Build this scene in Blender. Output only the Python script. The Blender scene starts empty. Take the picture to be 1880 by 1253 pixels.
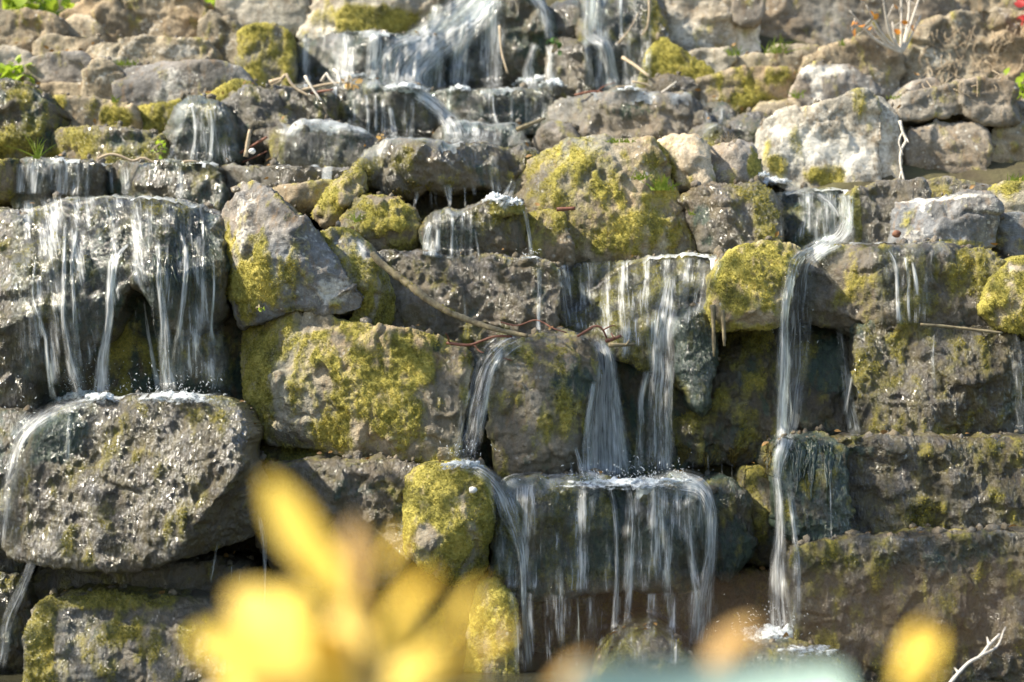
import bpy, math, random
import numpy as np
from mathutils import Vector
from mathutils.bvhtree import BVHTree

scene = bpy.context.scene
COL = scene.collection
rng = np.random.RandomState(7)
random.seed(7)

# ------------------------------------------------------------------ camera frame
ZC = 1.5                       # camera height above the datum
S = 4.5 / 7.0 / 1880.0         # metres per photo pixel, per metre of distance

def W(px, py, Y):
    return np.array([(px - 940.0) * S * Y, Y, ZC + (626.5 - py) * S * Y])

# ------------------------------------------------------------------ noise
_perm = rng.permutation(256)
_perm = np.concatenate([_perm, _perm, _perm])
_g = rng.normal(size=(256, 3)); _g /= np.linalg.norm(_g, axis=1)[:, None]

def perlin(P):
    P = np.asarray(P, dtype=np.float64)
    I = np.floor(P).astype(np.int64); F = P - I
    I &= 255
    u = F * F * F * (F * (F * 6 - 15) + 10)
    out = np.zeros(len(P))
    for dx in (0, 1):
        wx = u[:, 0] if dx else 1 - u[:, 0]
        for dy in (0, 1):
            wy = u[:, 1] if dy else 1 - u[:, 1]
            for dz in (0, 1):
                wz = u[:, 2] if dz else 1 - u[:, 2]
                h = _perm[_perm[_perm[(I[:, 0] + dx) & 255] + ((I[:, 1] + dy) & 255)] + ((I[:, 2] + dz) & 255)]
                g = _g[h]
                d = g[:, 0] * (F[:, 0] - dx) + g[:, 1] * (F[:, 1] - dy) + g[:, 2] * (F[:, 2] - dz)
                out += wx * wy * wz * d
    return out * 1.5

def fbm(P, o=4, gain=0.5):
    P = np.asarray(P, dtype=np.float64)
    r = np.zeros(len(P)); a = 1.0
    for k in range(o):
        r += a * perlin(P * (2.03 ** k) + 17.3 * k); a *= gain
    return r

def ridged(P, o=3):
    P = np.asarray(P, dtype=np.float64)
    r = np.zeros(len(P)); a = 1.0
    for k in range(o):
        r += a * (0.5 - np.abs(perlin(P * (2.1 ** k) + 9.1 * k))); a *= 0.5
    return r

def cells(P):
    """F1, F2 and a per-cell random number of a cellular noise"""
    P = np.asarray(P, dtype=np.float64)
    I = np.floor(P).astype(np.int64)
    f1 = np.full(len(P), 9.0); f2 = np.full(len(P), 9.0); cid = np.zeros(len(P)); tl = np.zeros(len(P))
    for dx in (-1, 0, 1):
        for dy in (-1, 0, 1):
            for dz in (-1, 0, 1):
                J = I + np.array([dx, dy, dz])
                h = _perm[_perm[_perm[J[:, 0] & 255] + (J[:, 1] & 255)] + (J[:, 2] & 255)]
                c = J + 0.5 + 0.45 * _g[h]
                d = np.linalg.norm(P - c, axis=1)
                n = d < f1
                f2 = np.where(n, f1, np.minimum(f2, d))
                cid = np.where(n, (h * 37 % 256) / 255.0, cid)
                tl = np.where(n, ((P - c) * _g[(h * 91 + 7) & 255]).sum(1), tl)
                f1 = np.where(n, d, f1)
    return f1, f2, cid, tl

def sstep(a, b, x):
    t = np.clip((x - a) / (b - a), 0, 1)
    return t * t * (3 - 2 * t)

# ------------------------------------------------------------------ object helpers
def tag(o, label=None, cat=None, group=None, kind=None):
    if label: o["label"] = label
    if cat: o["category"] = cat
    if group: o["group"] = group
    if kind: o["kind"] = kind
    return o

def mesh_obj(name, V, F, mat=None, parent=None, smooth=True, origin=None):
    V = np.asarray(V, dtype=np.float64)
    if origin is None:
        origin = np.array([V[:, 0].mean(), V[:, 1].mean(), V[:, 2].min()]) if parent is None else np.zeros(3)
    origin = np.asarray(origin, dtype=np.float64)
    me = bpy.data.meshes.new(name)
    me.from_pydata((V - origin).tolist(), [], F if isinstance(F, list) else F.tolist())
    if smooth:
        me.polygons.foreach_set("use_smooth", np.ones(len(me.polygons), dtype=bool))
    me.update()
    if mat: me.materials.append(mat)
    o = bpy.data.objects.new(name, me)
    COL.objects.link(o)
    if parent is not None:
        o.parent = parent
        o.location = Vector(origin) - parent.location
    else:
        o.location = origin
    return o

def child_mesh(name, V, F, mat, parent, smooth=True):
    """V in world space; the child shares its parent's origin"""
    return mesh_obj(name, V, F, mat, parent, smooth, origin=np.array(parent.location))

def empty(name, loc):
    o = bpy.data.objects.new(name, None); COL.objects.link(o); o.location = loc
    o.empty_display_size = 0.05
    return o

def set_col(me, name, arr):
    a = me.attributes.new(name, 'FLOAT_COLOR', 'POINT')
    a.data.foreach_set("color", np.ascontiguousarray(arr, dtype=np.float32).ravel())

# ------------------------------------------------------------------ materials
def new_mat(name):
    m = bpy.data.materials.new(name); m.use_nodes = True
    nt = m.node_tree; nt.nodes.clear()
    return m, nt

class NT:
    def __init__(s, nt): s.nt = nt
    def n(s, t, **kw):
        x = s.nt.nodes.new(t)
        for k, v in kw.items(): setattr(x, k, v)
        return x
    def l(s, a, b): s.nt.links.new(a, b)
    def val(s, sock, v):
        if hasattr(v, "links"): s.l(v, sock)
        else: sock.default_value = v
    def math(s, op, a, b=None, c=None, clamp=False):
        x = s.n("ShaderNodeMath", operation=op, use_clamp=clamp)
        s.val(x.inputs[0], a)
        if b is not None: s.val(x.inputs[1], b)
        if c is not None: s.val(x.inputs[2], c)
        return x.outputs[0]
    def mix(s, f, a, b, mode='MIX'):
        x = s.n("ShaderNodeMix", data_type='RGBA', blend_type=mode)
        s.val(x.inputs[0], f)
        s.val(x.inputs[6], a if hasattr(a, "links") else (*a, 1))
        s.val(x.inputs[7], b if hasattr(b, "links") else (*b, 1))
        return x.outputs[2]
    def noise(s, vec, scale, detail=4, rough=0.55, lac=2.0):
        x = s.n("ShaderNodeTexNoise"); s.l(vec, x.inputs["Vector"])
        x.inputs["Scale"].default_value = scale; x.inputs["Detail"].default_value = detail
        x.inputs["Roughness"].default_value = rough
        return x.outputs["Fac"]
    def mapping(s, vec, scale):
        x = s.n("ShaderNodeMapping"); s.l(vec, x.inputs[0]); x.inputs["Scale"].default_value = scale
        return x.outputs[0]
    def ramp(s, f, stops):
        x = s.n("ShaderNodeValToRGB"); s.l(f, x.inputs[0])
        e = x.color_ramp.elements
        while len(e) < len(stops): e.new(0.5)
        for k, (p, c) in enumerate(stops):
            e[k].position = p; e[k].color = (*c, 1) if len(c) == 3 else c
        return x.outputs[0]
    def rng(s, v, a, b, c=0.0, d=1.0):
        x = s.n("ShaderNodeMapRange"); x.clamp = True; s.val(x.inputs[0], v)
        for i, q in enumerate((a, b, c, d)): s.val(x.inputs[i + 1], q)
        return x.outputs[0]

MOSS_STOPS = [(0.28, (0.04, 0.045, 0.012)), (0.38, (0.10, 0.095, 0.018)), (0.48, (0.26, 0.235, 0.042)), (0.57, (0.43, 0.37, 0.08)), (0.66, (0.53, 0.43, 0.11)), (0.78, (0.24, 0.17, 0.04))]

def make_rock_mat():
    m, nt = new_mat("weathered_stone"); T = NT(nt)
    pos = T.n("ShaderNodeNewGeometry").outputs["Position"]
    at = T.n("ShaderNodeAttribute", attribute_name="masks")
    sep = T.n("ShaderNodeSeparateColor"); T.l(at.outputs["Color"], sep.inputs[0])
    moss, algae, wet = sep.outputs[0], sep.outputs[1], sep.outputs[2]
    pale = at.outputs["Alpha"]
    tone = T.n("ShaderNodeAttribute", attribute_name="tone").outputs["Color"]
    n1 = T.noise(pos, 9, 8, 0.62)
    n2 = T.noise(pos, 55, 6, 0.6)
    n3 = T.noise(pos, 170, 4, 0.6)
    n4 = T.noise(T.mapping(pos, (1, 1, 0.35)), 30, 5, 0.6)
    lum = T.math('MULTIPLY', T.rng(n1, 0.25, 0.75, 0.5, 1.45), T.rng(n2, 0.25, 0.75, 0.7, 1.28))
    lum = T.math('MULTIPLY', lum, T.rng(n3, 0.3, 0.7, 0.78, 1.2))
    n6 = T.noise(T.mapping(pos, (7, 7, 1.6)), 1.0, 5, 0.62)
    lum = T.math('MULTIPLY', lum, T.rng(n6, 0.36, 0.62, 1.15, 0.62))
    grey = T.n("ShaderNodeCombineColor")
    for i in range(3): T.l(lum, grey.inputs[i])
    c = T.mix(1.0, tone, grey.outputs[0], 'MULTIPLY')
    c = T.mix(T.math('MULTIPLY', T.rng(n4, 0.52, 0.72), 0.55), c, (0.21, 0.125, 0.05))
    # lime / lichen bloom, also the sunlit strips painted pale
    pf = T.rng(T.math('ADD', pale, T.math('MULTIPLY', T.math('SUBTRACT', n2, 0.5), 1.3)), 0.34, 0.86, 0.0, 0.9)
    c = T.mix(pf, c, T.mix(n1, (0.62, 0.58, 0.50), (0.80, 0.78, 0.73)))
    # dark lichen freckles
    vo = T.n("ShaderNodeTexVoronoi"); T.l(pos, vo.inputs["Vector"]); vo.inputs["Scale"].default_value = 95
    sp = T.math('MULTIPLY', T.rng(vo.outputs["Distance"], 0.16, 0.06), T.rng(n1, 0.5, 0.6))
    c = T.mix(T.math('MULTIPLY', sp, 0.6), c, (0.045, 0.04, 0.03))
    v2 = T.n("ShaderNodeTexVoronoi"); T.l(pos, v2.inputs["Vector"]); v2.inputs["Scale"].default_value = 26
    li = T.math('MULTIPLY', T.rng(T.math('ADD', v2.outputs["Distance"], T.math('MULTIPLY', n2, 0.25)), 0.36, 0.28), T.rng(T.noise(pos, 5, 3, 0.5), 0.5, 0.58))
    c = T.mix(T.math('MULTIPLY', li, T.math('SUBTRACT', 0.6, T.math('MULTIPLY', wet, 0.6)), clamp=True), c, (0.55, 0.54, 0.49))
    wetc = T.mix(T.math('MULTIPLY', wet, 0.92), c, T.mix(1.0, c, (0.17, 0.155, 0.13), 'MULTIPLY'))
    of = T.math('MULTIPLY', wet, T.rng(T.noise(pos, 16, 5, 0.65), 0.40, 0.62), clamp=True)
    wetc = T.mix(T.math('MULTIPLY', of, 0.75), wetc, (0.075, 0.058, 0.012))
    # algae
    af = T.rng(T.math('ADD', algae, T.math('MULTIPLY', T.math('SUBTRACT', n4, 0.5), 1.7)), 0.40, 0.70)
    alc = T.ramp(n2, [(0.3, (0.006, 0.016, 0.014)), (0.55, (0.018, 0.042, 0.026)), (0.75, (0.055, 0.07, 0.026))])
    c2 = T.mix(T.math('MULTIPLY', af, 0.92), wetc, alc)
    # moss
    mn = T.math('ADD', T.math('MULTIPLY', n2, 0.5), T.math('MULTIPLY', T.noise(T.mapping(pos, (1, 1, 0.3)), 26, 4, 0.6), 0.5))
    mf = T.rng(T.math('ADD', moss, T.math('MULTIPLY', T.math('SUBTRACT', mn, 0.5), 1.5)), 0.28, 0.76, 0.0, 0.93)
    mv = T.math('ADD', T.math('MULTIPLY', T.noise(pos, 7, 5, 0.6), 0.55), T.math('MULTIPLY', T.noise(pos, 80, 4, 0.65), 0.45))
    mc = T.ramp(mv, MOSS_STOPS)
    mcw = T.mix(wet, mc, T.mix(1.0, mc, (0.55, 0.55, 0.5), 'MULTIPLY'))
    c3 = T.mix(mf, c2, mcw)
    # relief
    b1 = T.n("ShaderNodeBump"); b1.inputs["Strength"].default_value = 0.75; b1.inputs["Distance"].default_value = 0.018
    hh = T.math('ADD', T.math('MULTIPLY', n2, 0.8), T.math('MULTIPLY', n3, 0.45))
    hm = T.math('MULTIPLY', T.noise(pos, 130, 3, 0.7), T.math('MULTIPLY', mf, 1.3))
    T.l(T.math('ADD', hh, hm), b1.inputs["Height"])
    # running film on wet stone: glints
    wv = T.noise(T.mapping(pos, (1.0, 1.0, 0.30)), 66, 3, 0.55)
    b2 = T.n("ShaderNodeBump"); b2.inputs["Strength"].default_value = 0.9; b2.inputs["Distance"].default_value = 0.055
    T.l(T.math('ADD', wv, T.math('MULTIPLY', n3, 0.18)), b2.inputs["Height"])
    bs = T.n("ShaderNodeBsdfPrincipled")
    T.l(c3, bs.inputs["Base Color"])
    T.l(b1.outputs[0], bs.inputs["Normal"])
    r = T.math('SUBTRACT', 0.86, T.math('MULTIPLY', wet, 0.42))
    r = T.math('ADD', r, T.math('MULTIPLY', mf, 0.12), clamp=True)
    T.l(r, bs.inputs["Roughness"])
    bs.inputs["Specular IOR Level"].default_value = 0.35
    coat = T.math('MULTIPLY', wet, T.math('SUBTRACT', 1.0, T.math('MULTIPLY', mf, 0.6)), clamp=True)
    coat = T.math('MULTIPLY', coat, T.rng(T.noise(T.mapping(pos, (1, 1, 0.5)), 7, 4, 0.55), 0.38, 0.58, 0.3, 1.0))
    fr = T.n("ShaderNodeFresnel"); fr.inputs[0].default_value = 1.6; T.l(b2.outputs[0], fr.inputs["Normal"])
    g1 = T.n("ShaderNodeBsdfGlossy"); g1.inputs["Roughness"].default_value = 0.19; T.l(b2.outputs[0], g1.inputs["Normal"])
    g2 = T.n("ShaderNodeBsdfGlossy"); g2.inputs["Roughness"].default_value = 0.36; T.l(b2.outputs[0], g2.inputs["Normal"])
    gm = T.n("ShaderNodeMixShader"); gm.inputs[0].default_value = 0.2; T.l(g1.outputs[0], gm.inputs[1]); T.l(g2.outputs[0], gm.inputs[2])
    fx = T.n("ShaderNodeMixShader"); T.l(T.math('MULTIPLY', coat, T.math('MULTIPLY', fr.outputs[0], 1.5), clamp=True), fx.inputs[0])
    T.l(bs.outputs[0], fx.inputs[1]); T.l(gm.outputs[0], fx.inputs[2])
    o = T.n("ShaderNodeOutputMaterial"); T.l(fx.outputs[0], o.inputs[0])
    return m

def make_moss_mat():
    m, nt = new_mat("moss_tufts"); T = NT(nt)
    pos = T.n("ShaderNodeNewGeometry").outputs["Position"]
    mv = T.math('ADD', T.math('MULTIPLY', T.noise(pos, 7, 5, 0.6), 0.6), T.math('MULTIPLY', T.noise(pos, 120, 4, 0.65), 0.4))
    c = T.ramp(mv, MOSS_STOPS)
    bs = T.n("ShaderNodeBsdfPrincipled"); T.l(c, bs.inputs["Base Color"])
    bs.inputs["Roughness"].default_value = 0.8; bs.inputs["Specular IOR Level"].default_value = 0.2
    tr = T.n("ShaderNodeBsdfTranslucent"); T.l(c, tr.inputs[0])
    mx = T.n("ShaderNodeMixShader"); mx.inputs[0].default_value = 0.35
    T.l(bs.outputs[0], mx.inputs[1]); T.l(tr.outputs[0], mx.inputs[2])
    o = T.n("ShaderNodeOutputMaterial"); T.l(mx.outputs[0], o.inputs[0])
    return m

def make_fall_mat():
    """running water: clear film plus aerated white streaks drawn out along the flow"""
    m, nt = new_mat("falling_water"); T = NT(nt)
    uv = T.n("ShaderNodeUVMap", uv_map="flow").outputs[0]
    dens = T.n("ShaderNodeSeparateColor"); at = T.n("ShaderNodeAttribute", attribute_name="dens"); T.l(at.outputs["Color"], dens.inputs[0])
    d, edge = dens.outputs[0], dens.outputs[1]
    pos = T.n("ShaderNodeNewGeometry").outputs["Position"]
    s1 = T.noise(T.mapping(uv, (75, 5.0, 1)), 1.0, 5, 0.6)
    s2 = T.noise(T.mapping(uv, (190, 10, 1)), 1.0, 4, 0.6)
    s3 = T.noise(T.mapping(uv, (26, 10, 1)), 1.0, 3, 0.55)
    st = T.math('ADD', T.math('ADD', T.math('MULTIPLY', s1, 0.5), T.math('MULTIPLY', s2, 0.25)), T.math('MULTIPLY', s3, 0.25))
    x = T.math('ADD', T.math('MULTIPLY', d, 1.0), T.math('MULTIPLY', T.math('SUBTRACT', st, 0.5), 4.1))
    a = T.rng(x, 0.36, 1.30, 0.0, 0.93)
    veil = T.math('MULTIPLY', T.rng(T.math('ADD', d, T.math('MULTIPLY', T.math('SUBTRACT', s3, 0.5), 1.3)), 0.2, 1.2), 0.24)
    a = T.math('MULTIPLY', T.math('MAXIMUM', a, veil), edge)
    bump = T.n("ShaderNodeBump"); bump.inputs["Strength"].default_value = 0.9; bump.inputs["Distance"].default_value = 0.02
    T.l(st, bump.inputs["Height"])
    foam = T.n("ShaderNodeBsdfPrincipled")
    foam.inputs["Base Color"].default_value = (0.93, 0.95, 0.96, 1)
    foam.inputs["Roughness"].default_value = 0.25
    foam.inputs["Coat Weight"].default_value = 0.6; foam.inputs["Coat Roughness"].default_value = 0.12
    T.l(bump.outputs[0], foam.inputs["Normal"]); T.l(bump.outputs[0], foam.inputs["Coat Normal"])
    trl = T.n("ShaderNodeBsdfTranslucent"); trl.inputs[0].default_value = (0.78, 0.86, 0.88, 1); T.l(bump.outputs[0], trl.inputs["Normal"])
    fm = T.n("ShaderNodeMixShader"); fm.inputs[0].default_value = 0.42
    T.l(foam.outputs[0], fm.inputs[1]); T.l(trl.outputs[0], fm.inputs[2])
    tr = T.n("ShaderNodeBsdfTransparent"); tr.inputs[0].default_value = (0.93, 0.96, 0.95, 1)
    gl = T.n("ShaderNodeBsdfGlossy"); gl.inputs["Roughness"].default_value = 0.12; T.l(bump.outputs[0], gl.inputs["Normal"])
    fr = T.n("ShaderNodeFresnel"); fr.inputs[0].default_value = 1.33; T.l(bump.outputs[0], fr.inputs["Normal"])
    cl = T.n("ShaderNodeMixShader"); T.l(T.math('MULTIPLY', T.math('MULTIPLY', fr.outputs[0], 1.0), edge), cl.inputs[0])
    T.l(tr.outputs[0], cl.inputs[1]); T.l(gl.outputs[0], cl.inputs[2])
    mx = T.n("ShaderNodeMixShader"); T.l(a, mx.inputs[0]); T.l(cl.outputs[0], mx.inputs[1]); T.l(fm.outputs[0], mx.inputs[2])
    o = T.n("ShaderNodeOutputMaterial"); T.l(mx.outputs[0], o.inputs[0])
    return m

def make_foam_mat():
    m, nt = new_mat("splashing_foam"); T = NT(nt)
    pos = T.n("ShaderNodeNewGeometry").outputs["Position"]
    at = T.n("ShaderNodeAttribute", attribute_name="dens"); se = T.n("ShaderNodeSeparateColor"); T.l(at.outputs["Color"], se.inputs[0])
    n = T.noise(pos, 45, 6, 0.65)
    a = T.rng(T.math('ADD', se.outputs[0], T.math('MULTIPLY', T.math('SUBTRACT', n, 0.5), 2.4)), 0.25, 0.8, 0.0, 0.96)
    bump = T.n("ShaderNodeBump"); bump.inputs["Distance"].default_value = 0.02; T.l(n, bump.inputs["Height"])
    bs = T.n("ShaderNodeBsdfPrincipled"); bs.inputs["Base Color"].default_value = (0.72, 0.77, 0.80, 1)
    bs.inputs["Roughness"].default_value = 0.3; T.l(bump.outputs[0], bs.inputs["Normal"])
    tr = T.n("ShaderNodeBsdfTransparent")
    mx = T.n("ShaderNodeMixShader"); T.l(a, mx.inputs[0]); T.l(tr.outputs[0], mx.inputs[1]); T.l(bs.outputs[0], mx.inputs[2])
    o = T.n("ShaderNodeOutputMaterial"); T.l(mx.outputs[0], o.inputs[0])
    return m

def make_film_mat():
    """thin water sliding over a ledge lip"""
    m, nt = new_mat("ledge_water"); T = NT(nt)
    pos = T.n("ShaderNodeNewGeometry").outputs["Position"]
    n = T.noise(T.mapping(pos, (1, 0.5, 1)), 40, 5, 0.6)
    n2 = T.noise(pos, 12, 3, 0.5)
    bump = T.n("ShaderNodeBump"); bump.inputs["Strength"].default_value = 0.5; bump.inputs["Distance"].default_value = 0.012; T.l(n, bump.inputs["Height"])
    tr = T.n("ShaderNodeBsdfTransparent"); tr.inputs[0].default_value = (1, 1, 1, 1)
    gl = T.n("ShaderNodeBsdfGlossy"); gl.inputs["Roughness"].default_value = 0.16; T.l(bump.outputs[0], gl.inputs["Normal"])
    df = T.n("ShaderNodeBsdfPrincipled"); df.inputs["Base Color"].default_value = (0.8, 0.85, 0.87, 1); df.inputs["Roughness"].default_value = 0.3
    T.l(bump.outputs[0], df.inputs["Normal"])
    fr = T.n("ShaderNodeFresnel"); fr.inputs[0].default_value = 1.36; T.l(bump.outputs[0], fr.inputs["Normal"])
    m1 = T.n("ShaderNodeMixShader"); at = T.n("ShaderNodeAttribute", attribute_name="dens"); se = T.n("ShaderNodeSeparateColor"); T.l(at.outputs["Color"], se.inputs[0])
    T.l(T.math('MULTIPLY', fr.outputs[0], se.outputs[1]), m1.inputs[0]); T.l(tr.outputs[0], m1.inputs[1]); T.l(gl.outputs[0], m1.inputs[2])
    f = T.rng(T.math('ADD', se.outputs[0], T.math('MULTIPLY', T.math('SUBTRACT', T.math('ADD', T.math('MULTIPLY', n, 0.3), T.math('MULTIPLY', n2, 0.7)), 0.5), 1.1)), 0.15, 0.8, 0.0, 0.85)
    f = T.math('MULTIPLY', f, se.outputs[1])
    m2 = T.n("ShaderNodeMixShader"); T.l(f, m2.inputs[0]); T.l(m1.outputs[0], m2.inputs[1]); T.l(df.outputs[0], m2.inputs[2])
    o = T.n("ShaderNodeOutputMaterial"); T.l(m2.outputs[0], o.inputs[0])
    return m

def simple_mat(name, c1, c2, scale=20, rough=0.7, translucent=0.0, spec=0.3, bump=0.0, stretch=(1, 1, 1), coat=0.0):
    m, nt = new_mat(name); T = NT(nt)
    pos = T.n("ShaderNodeNewGeometry").outputs["Position"]
    n = T.noise(T.mapping(pos, stretch), scale, 5, 0.6)
    c = T.mix(T.rng(n, 0.3, 0.7), c1, c2)
    bs = T.n("ShaderNodeBsdfPrincipled"); T.l(c, bs.inputs["Base Color"]); bs.inputs["Roughness"].default_value = rough
    bs.inputs["Specular IOR Level"].default_value = spec; bs.inputs["Coat Weight"].default_value = coat
    if bump:
        b = T.n("ShaderNodeBump"); b.inputs["Distance"].default_value = bump; T.l(n, b.inputs["Height"]); T.l(b.outputs[0], bs.inputs["Normal"])
    out = bs.outputs[0]
    if translucent:
        tr = T.n("ShaderNodeBsdfTranslucent"); T.l(c, tr.inputs[0])
        mx = T.n("ShaderNodeMixShader"); mx.inputs[0].default_value = translucent
        T.l(out, mx.inputs[1]); T.l(tr.outputs[0], mx.inputs[2]); out = mx.outputs[0]
    o = T.n("ShaderNodeOutputMaterial"); T.l(out, o.inputs[0])
    return m

M_ROCK = make_rock_mat(); M_MOSS = make_moss_mat(); M_FALL = make_fall_mat(); M_FOAM = make_foam_mat(); M_FILM = make_film_mat()
M_BARK = simple_mat("mossy_bark", (0.10, 0.078, 0.05), (0.26, 0.22, 0.13), 45, 0.85, bump=0.004)
M_TWIG = simple_mat("red_twig_bark", (0.13, 0.045, 0.03), (0.22, 0.10, 0.06), 60, 0.55)
M_DRY = simple_mat("dry_stem", (0.28, 0.21, 0.14), (0.46, 0.38, 0.27), 60, 0.8)
M_GREYTWIG = simple_mat("grey_twig_bark", (0.42, 0.38, 0.33), (0.60, 0.56, 0.5), 60, 0.8)
M_GRASS = simple_mat("grass_blade", (0.12, 0.20, 0.02), (0.30, 0.36, 0.05), 25, 0.5, 0.35)
M_LEAFG = simple_mat("fresh_leaf", (0.16, 0.28, 0.02), (0.42, 0.52, 0.05), 14, 0.45, 0.45)
M_LEAFD = simple_mat("deep_green_leaf", (0.03, 0.08, 0.015), (0.08, 0.16, 0.03), 14, 0.45, 0.3)
M_LEAFY = simple_mat("yellow_leaf", (0.78, 0.51, 0.05), (0.86, 0.65, 0.14), 22, 0.45, 0.38, spec=0.3, coat=0.0)
M_LEAFO = simple_mat("amber_leaf", (0.50, 0.30, 0.09), (0.62, 0.42, 0.17), 22, 0.45, 0.42, spec=0.3, coat=0.0)
M_LEAFA = simple_mat("orange_leaf", (0.55, 0.17, 0.03), (0.75, 0.36, 0.05), 25, 0.5, 0.4)
M_LEAFR = simple_mat("red_leaf", (0.35, 0.03, 0.04), (0.55, 0.08, 0.07), 25, 0.5, 0.4)
M_SOIL = simple_mat("wet_soil", (0.045, 0.036, 0.022), (0.11, 0.095, 0.05), 9, 0.75, bump=0.03)
M_TEAL = simple_mat("mint_paint", (0.55, 0.76, 0.69), (0.60, 0.80, 0.74), 6, 0.4)
M_POST = simple_mat("grey_metal", (0.20, 0.22, 0.22), (0.26, 0.28, 0.28), 20, 0.45)

# ------------------------------------------------------------------ rocks
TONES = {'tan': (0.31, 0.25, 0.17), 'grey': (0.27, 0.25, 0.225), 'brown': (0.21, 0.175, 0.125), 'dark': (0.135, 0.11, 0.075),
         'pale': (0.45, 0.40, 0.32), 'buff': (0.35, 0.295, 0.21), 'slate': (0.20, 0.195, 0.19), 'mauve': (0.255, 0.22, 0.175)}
HIT_V, HIT_F, HIT_N = [], [], [0]
ROCKS = {}

def chaikin(P, it=2, c=0.2):
    for _ in range(it):
        Q = np.roll(P, -1, axis=0)
        P = np.stack([(1 - c) * P + c * Q, c * P + (1 - c) * Q], axis=1).reshape(-1, 2)
    return P

def densify(P, step):
    out = []
    for a, b in zip(P, np.roll(P, -1, axis=0)):
        k = max(1, int(np.linalg.norm(b - a) / step))
        for i in range(k): out.append(a + (b - a) * i / k)
    return np.array(out)

def stone(name, label, cat, Y, pts, R=24, D=0.85, thick=0.7, tone='tan', moss=0.0, algae=0.0, wet=0.0, pale=0.0, patches=(),
          tilt=(-0.03, 0.13), facets=4, rough=1.0, crag=1.0, seed=None, h=None, tuft=1.0, belly=0.0, group=None, flute=0.0, cuts=()):
    n_id = len(ROCKS)
    sd = seed if seed is not None else n_id * 13 + 5
    r = np.random.RandomState(sd)
    m = S * Y
    h = h or (2.7 if Y < 7.5 else 3.8)
    dry = wet < 0.3
    fs = r.uniform(0.7, 1.45); strata = r.uniform(0, 1) if dry else 0.0
    if dry: rough *= 0.55; R = R * 0.7; D = D * 0.8; facets += 2
    far = dry and Y > 7.9
    if far: facets = 2; crag *= 0.9; tilt = (tilt[0], min(tilt[1], .05))
    grow = 7.0 if Y > 7.9 else 4.0
    square = cat in ('stone block', 'stone slab')
    P = chaikin(np.array(pts, dtype=np.float64), 1, 0.03 if far else (0.07 if square else (0.11 if dry else 0.15)))
    if square: R = R * 0.75; D = D * 0.9
    if not dry: P = chaikin(densify(P, 40.0), 1, 0.22)
    P = densify(P, 5.0)
    # ragged outline
    c0 = P.mean(axis=0); nrm = np.roll(P, -1, axis=0) - np.roll(P, 1, axis=0)
    nrm = np.stack([nrm[:, 1], -nrm[:, 0]], 1); nrm /= np.linalg.norm(nrm, axis=1)[:, None] + 1e-9
    q = np.stack([P[:, 0] * 0.022, np.full(len(P), sd * 1.7), P[:, 1] * 0.022], 1)
    sgn = 1.0 if ((P - c0) * nrm).sum(1).mean() > 0 else -1.0
    P = P + nrm * sgn * grow
    P = P + nrm * (4.5 * fbm(q, 3)[:, None]) * min(1.5, max(.7, rough))
    A, B = P, np.roll(P, -1, axis=0)
    lo, hi = P.min(0) - 2 * h, P.max(0) + 2 * h
    xs = np.arange(lo[0], hi[0] + h, h); ys = np.arange(lo[1], hi[1] + h, h)
    GX, GY = np.meshgrid(xs, ys)
    G = np.stack([GX.ravel(), GY.ravel()], 1)
    dist = np.full(len(G), 1e9); near = np.zeros_like(G); ins = np.zeros(len(G), dtype=bool)
    for a, b in zip(A, B):
        ab = b - a; L = ab @ ab + 1e-12
        t = np.clip(((G - a) @ ab) / L, 0, 1)
        p = a + t[:, None] * ab
        d = np.hypot(G[:, 0] - p[:, 0], G[:, 1] - p[:, 1])
        k = d < dist
        dist = np.where(k, d, dist); near[k] = p[k]
        cr = ((a[1] > G[:, 1]) != (b[1] > G[:, 1]))
        if cr.any():
            xi = (b[0] - a[0]) * (G[:, 1] - a[1]) / (b[1] - a[1] + 1e-12) + a[0]
            ins ^= cr & (G[:, 0] < xi)
    sd_ = np.where(ins, dist, -dist)
    keep = sd_ > -0.72 * h
    snap = keep & (sd_ < 0.28 * h)
    G[snap] = near[snap]; sd_[snap] = 0.0
    nx, ny = len(xs), len(ys)
    idx = -np.ones(len(G), dtype=np.int64)
    K = keep.reshape(ny, nx)
    quad = K[:-1, :-1] & K[1:, :-1] & K[:-1, 1:] & K[1:, 1:]
    jy, jx = np.nonzero(quad)
    a = jy * nx + jx
    Q = np.stack([a, a + nx, a + nx + 1, a + 1], 1)
    used = np.unique(Q); idx[used] = np.arange(len(used))
    Q = idx[Q]; G = G[used]; sd_ = np.maximum(sd_[used], 0)
    # front surface, in pixels of depth towards the camera
    size = P.max(0) - P.min(0); half = size / 2; cc = (P.max(0) + P.min(0)) / 2
    Rr = min(R, 0.45 * min(size))
    Rv = Rr * (1 + 0.5 * fbm(np.stack([G[:, 0] * 0.012, np.full(len(G), sd * 0.7), G[:, 1] * 0.012], 1), 2))
    t = np.clip(sd_ / np.maximum(Rv, 4), 0, 1)
    Rr = min(Rr * 0.82, 5.0 if far else (8.0 if square else 12.0)) if dry else (Rr * 0.5 if square else Rr * 0.7)
    bulge = Rr * D * ((0.65 * np.minimum(1, t * 1.5) + 0.35 * np.sqrt(np.clip(1 - (1 - t) ** 2, 0, 1))) if dry else np.sqrt(np.clip(1 - (1 - t) ** 2, 0, 1)))
    U = (G - cc) / half
    dep = -bulge
    dep += tilt[0] * (G[:, 0] - cc[0]) - tilt[1] * (G[:, 1] - cc[1])
    if belly:
        dep -= belly * np.clip(1 - U[:, 0] ** 2, 0, 1) * np.clip(1 - U[:, 1] ** 2, 0, 1)
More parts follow.
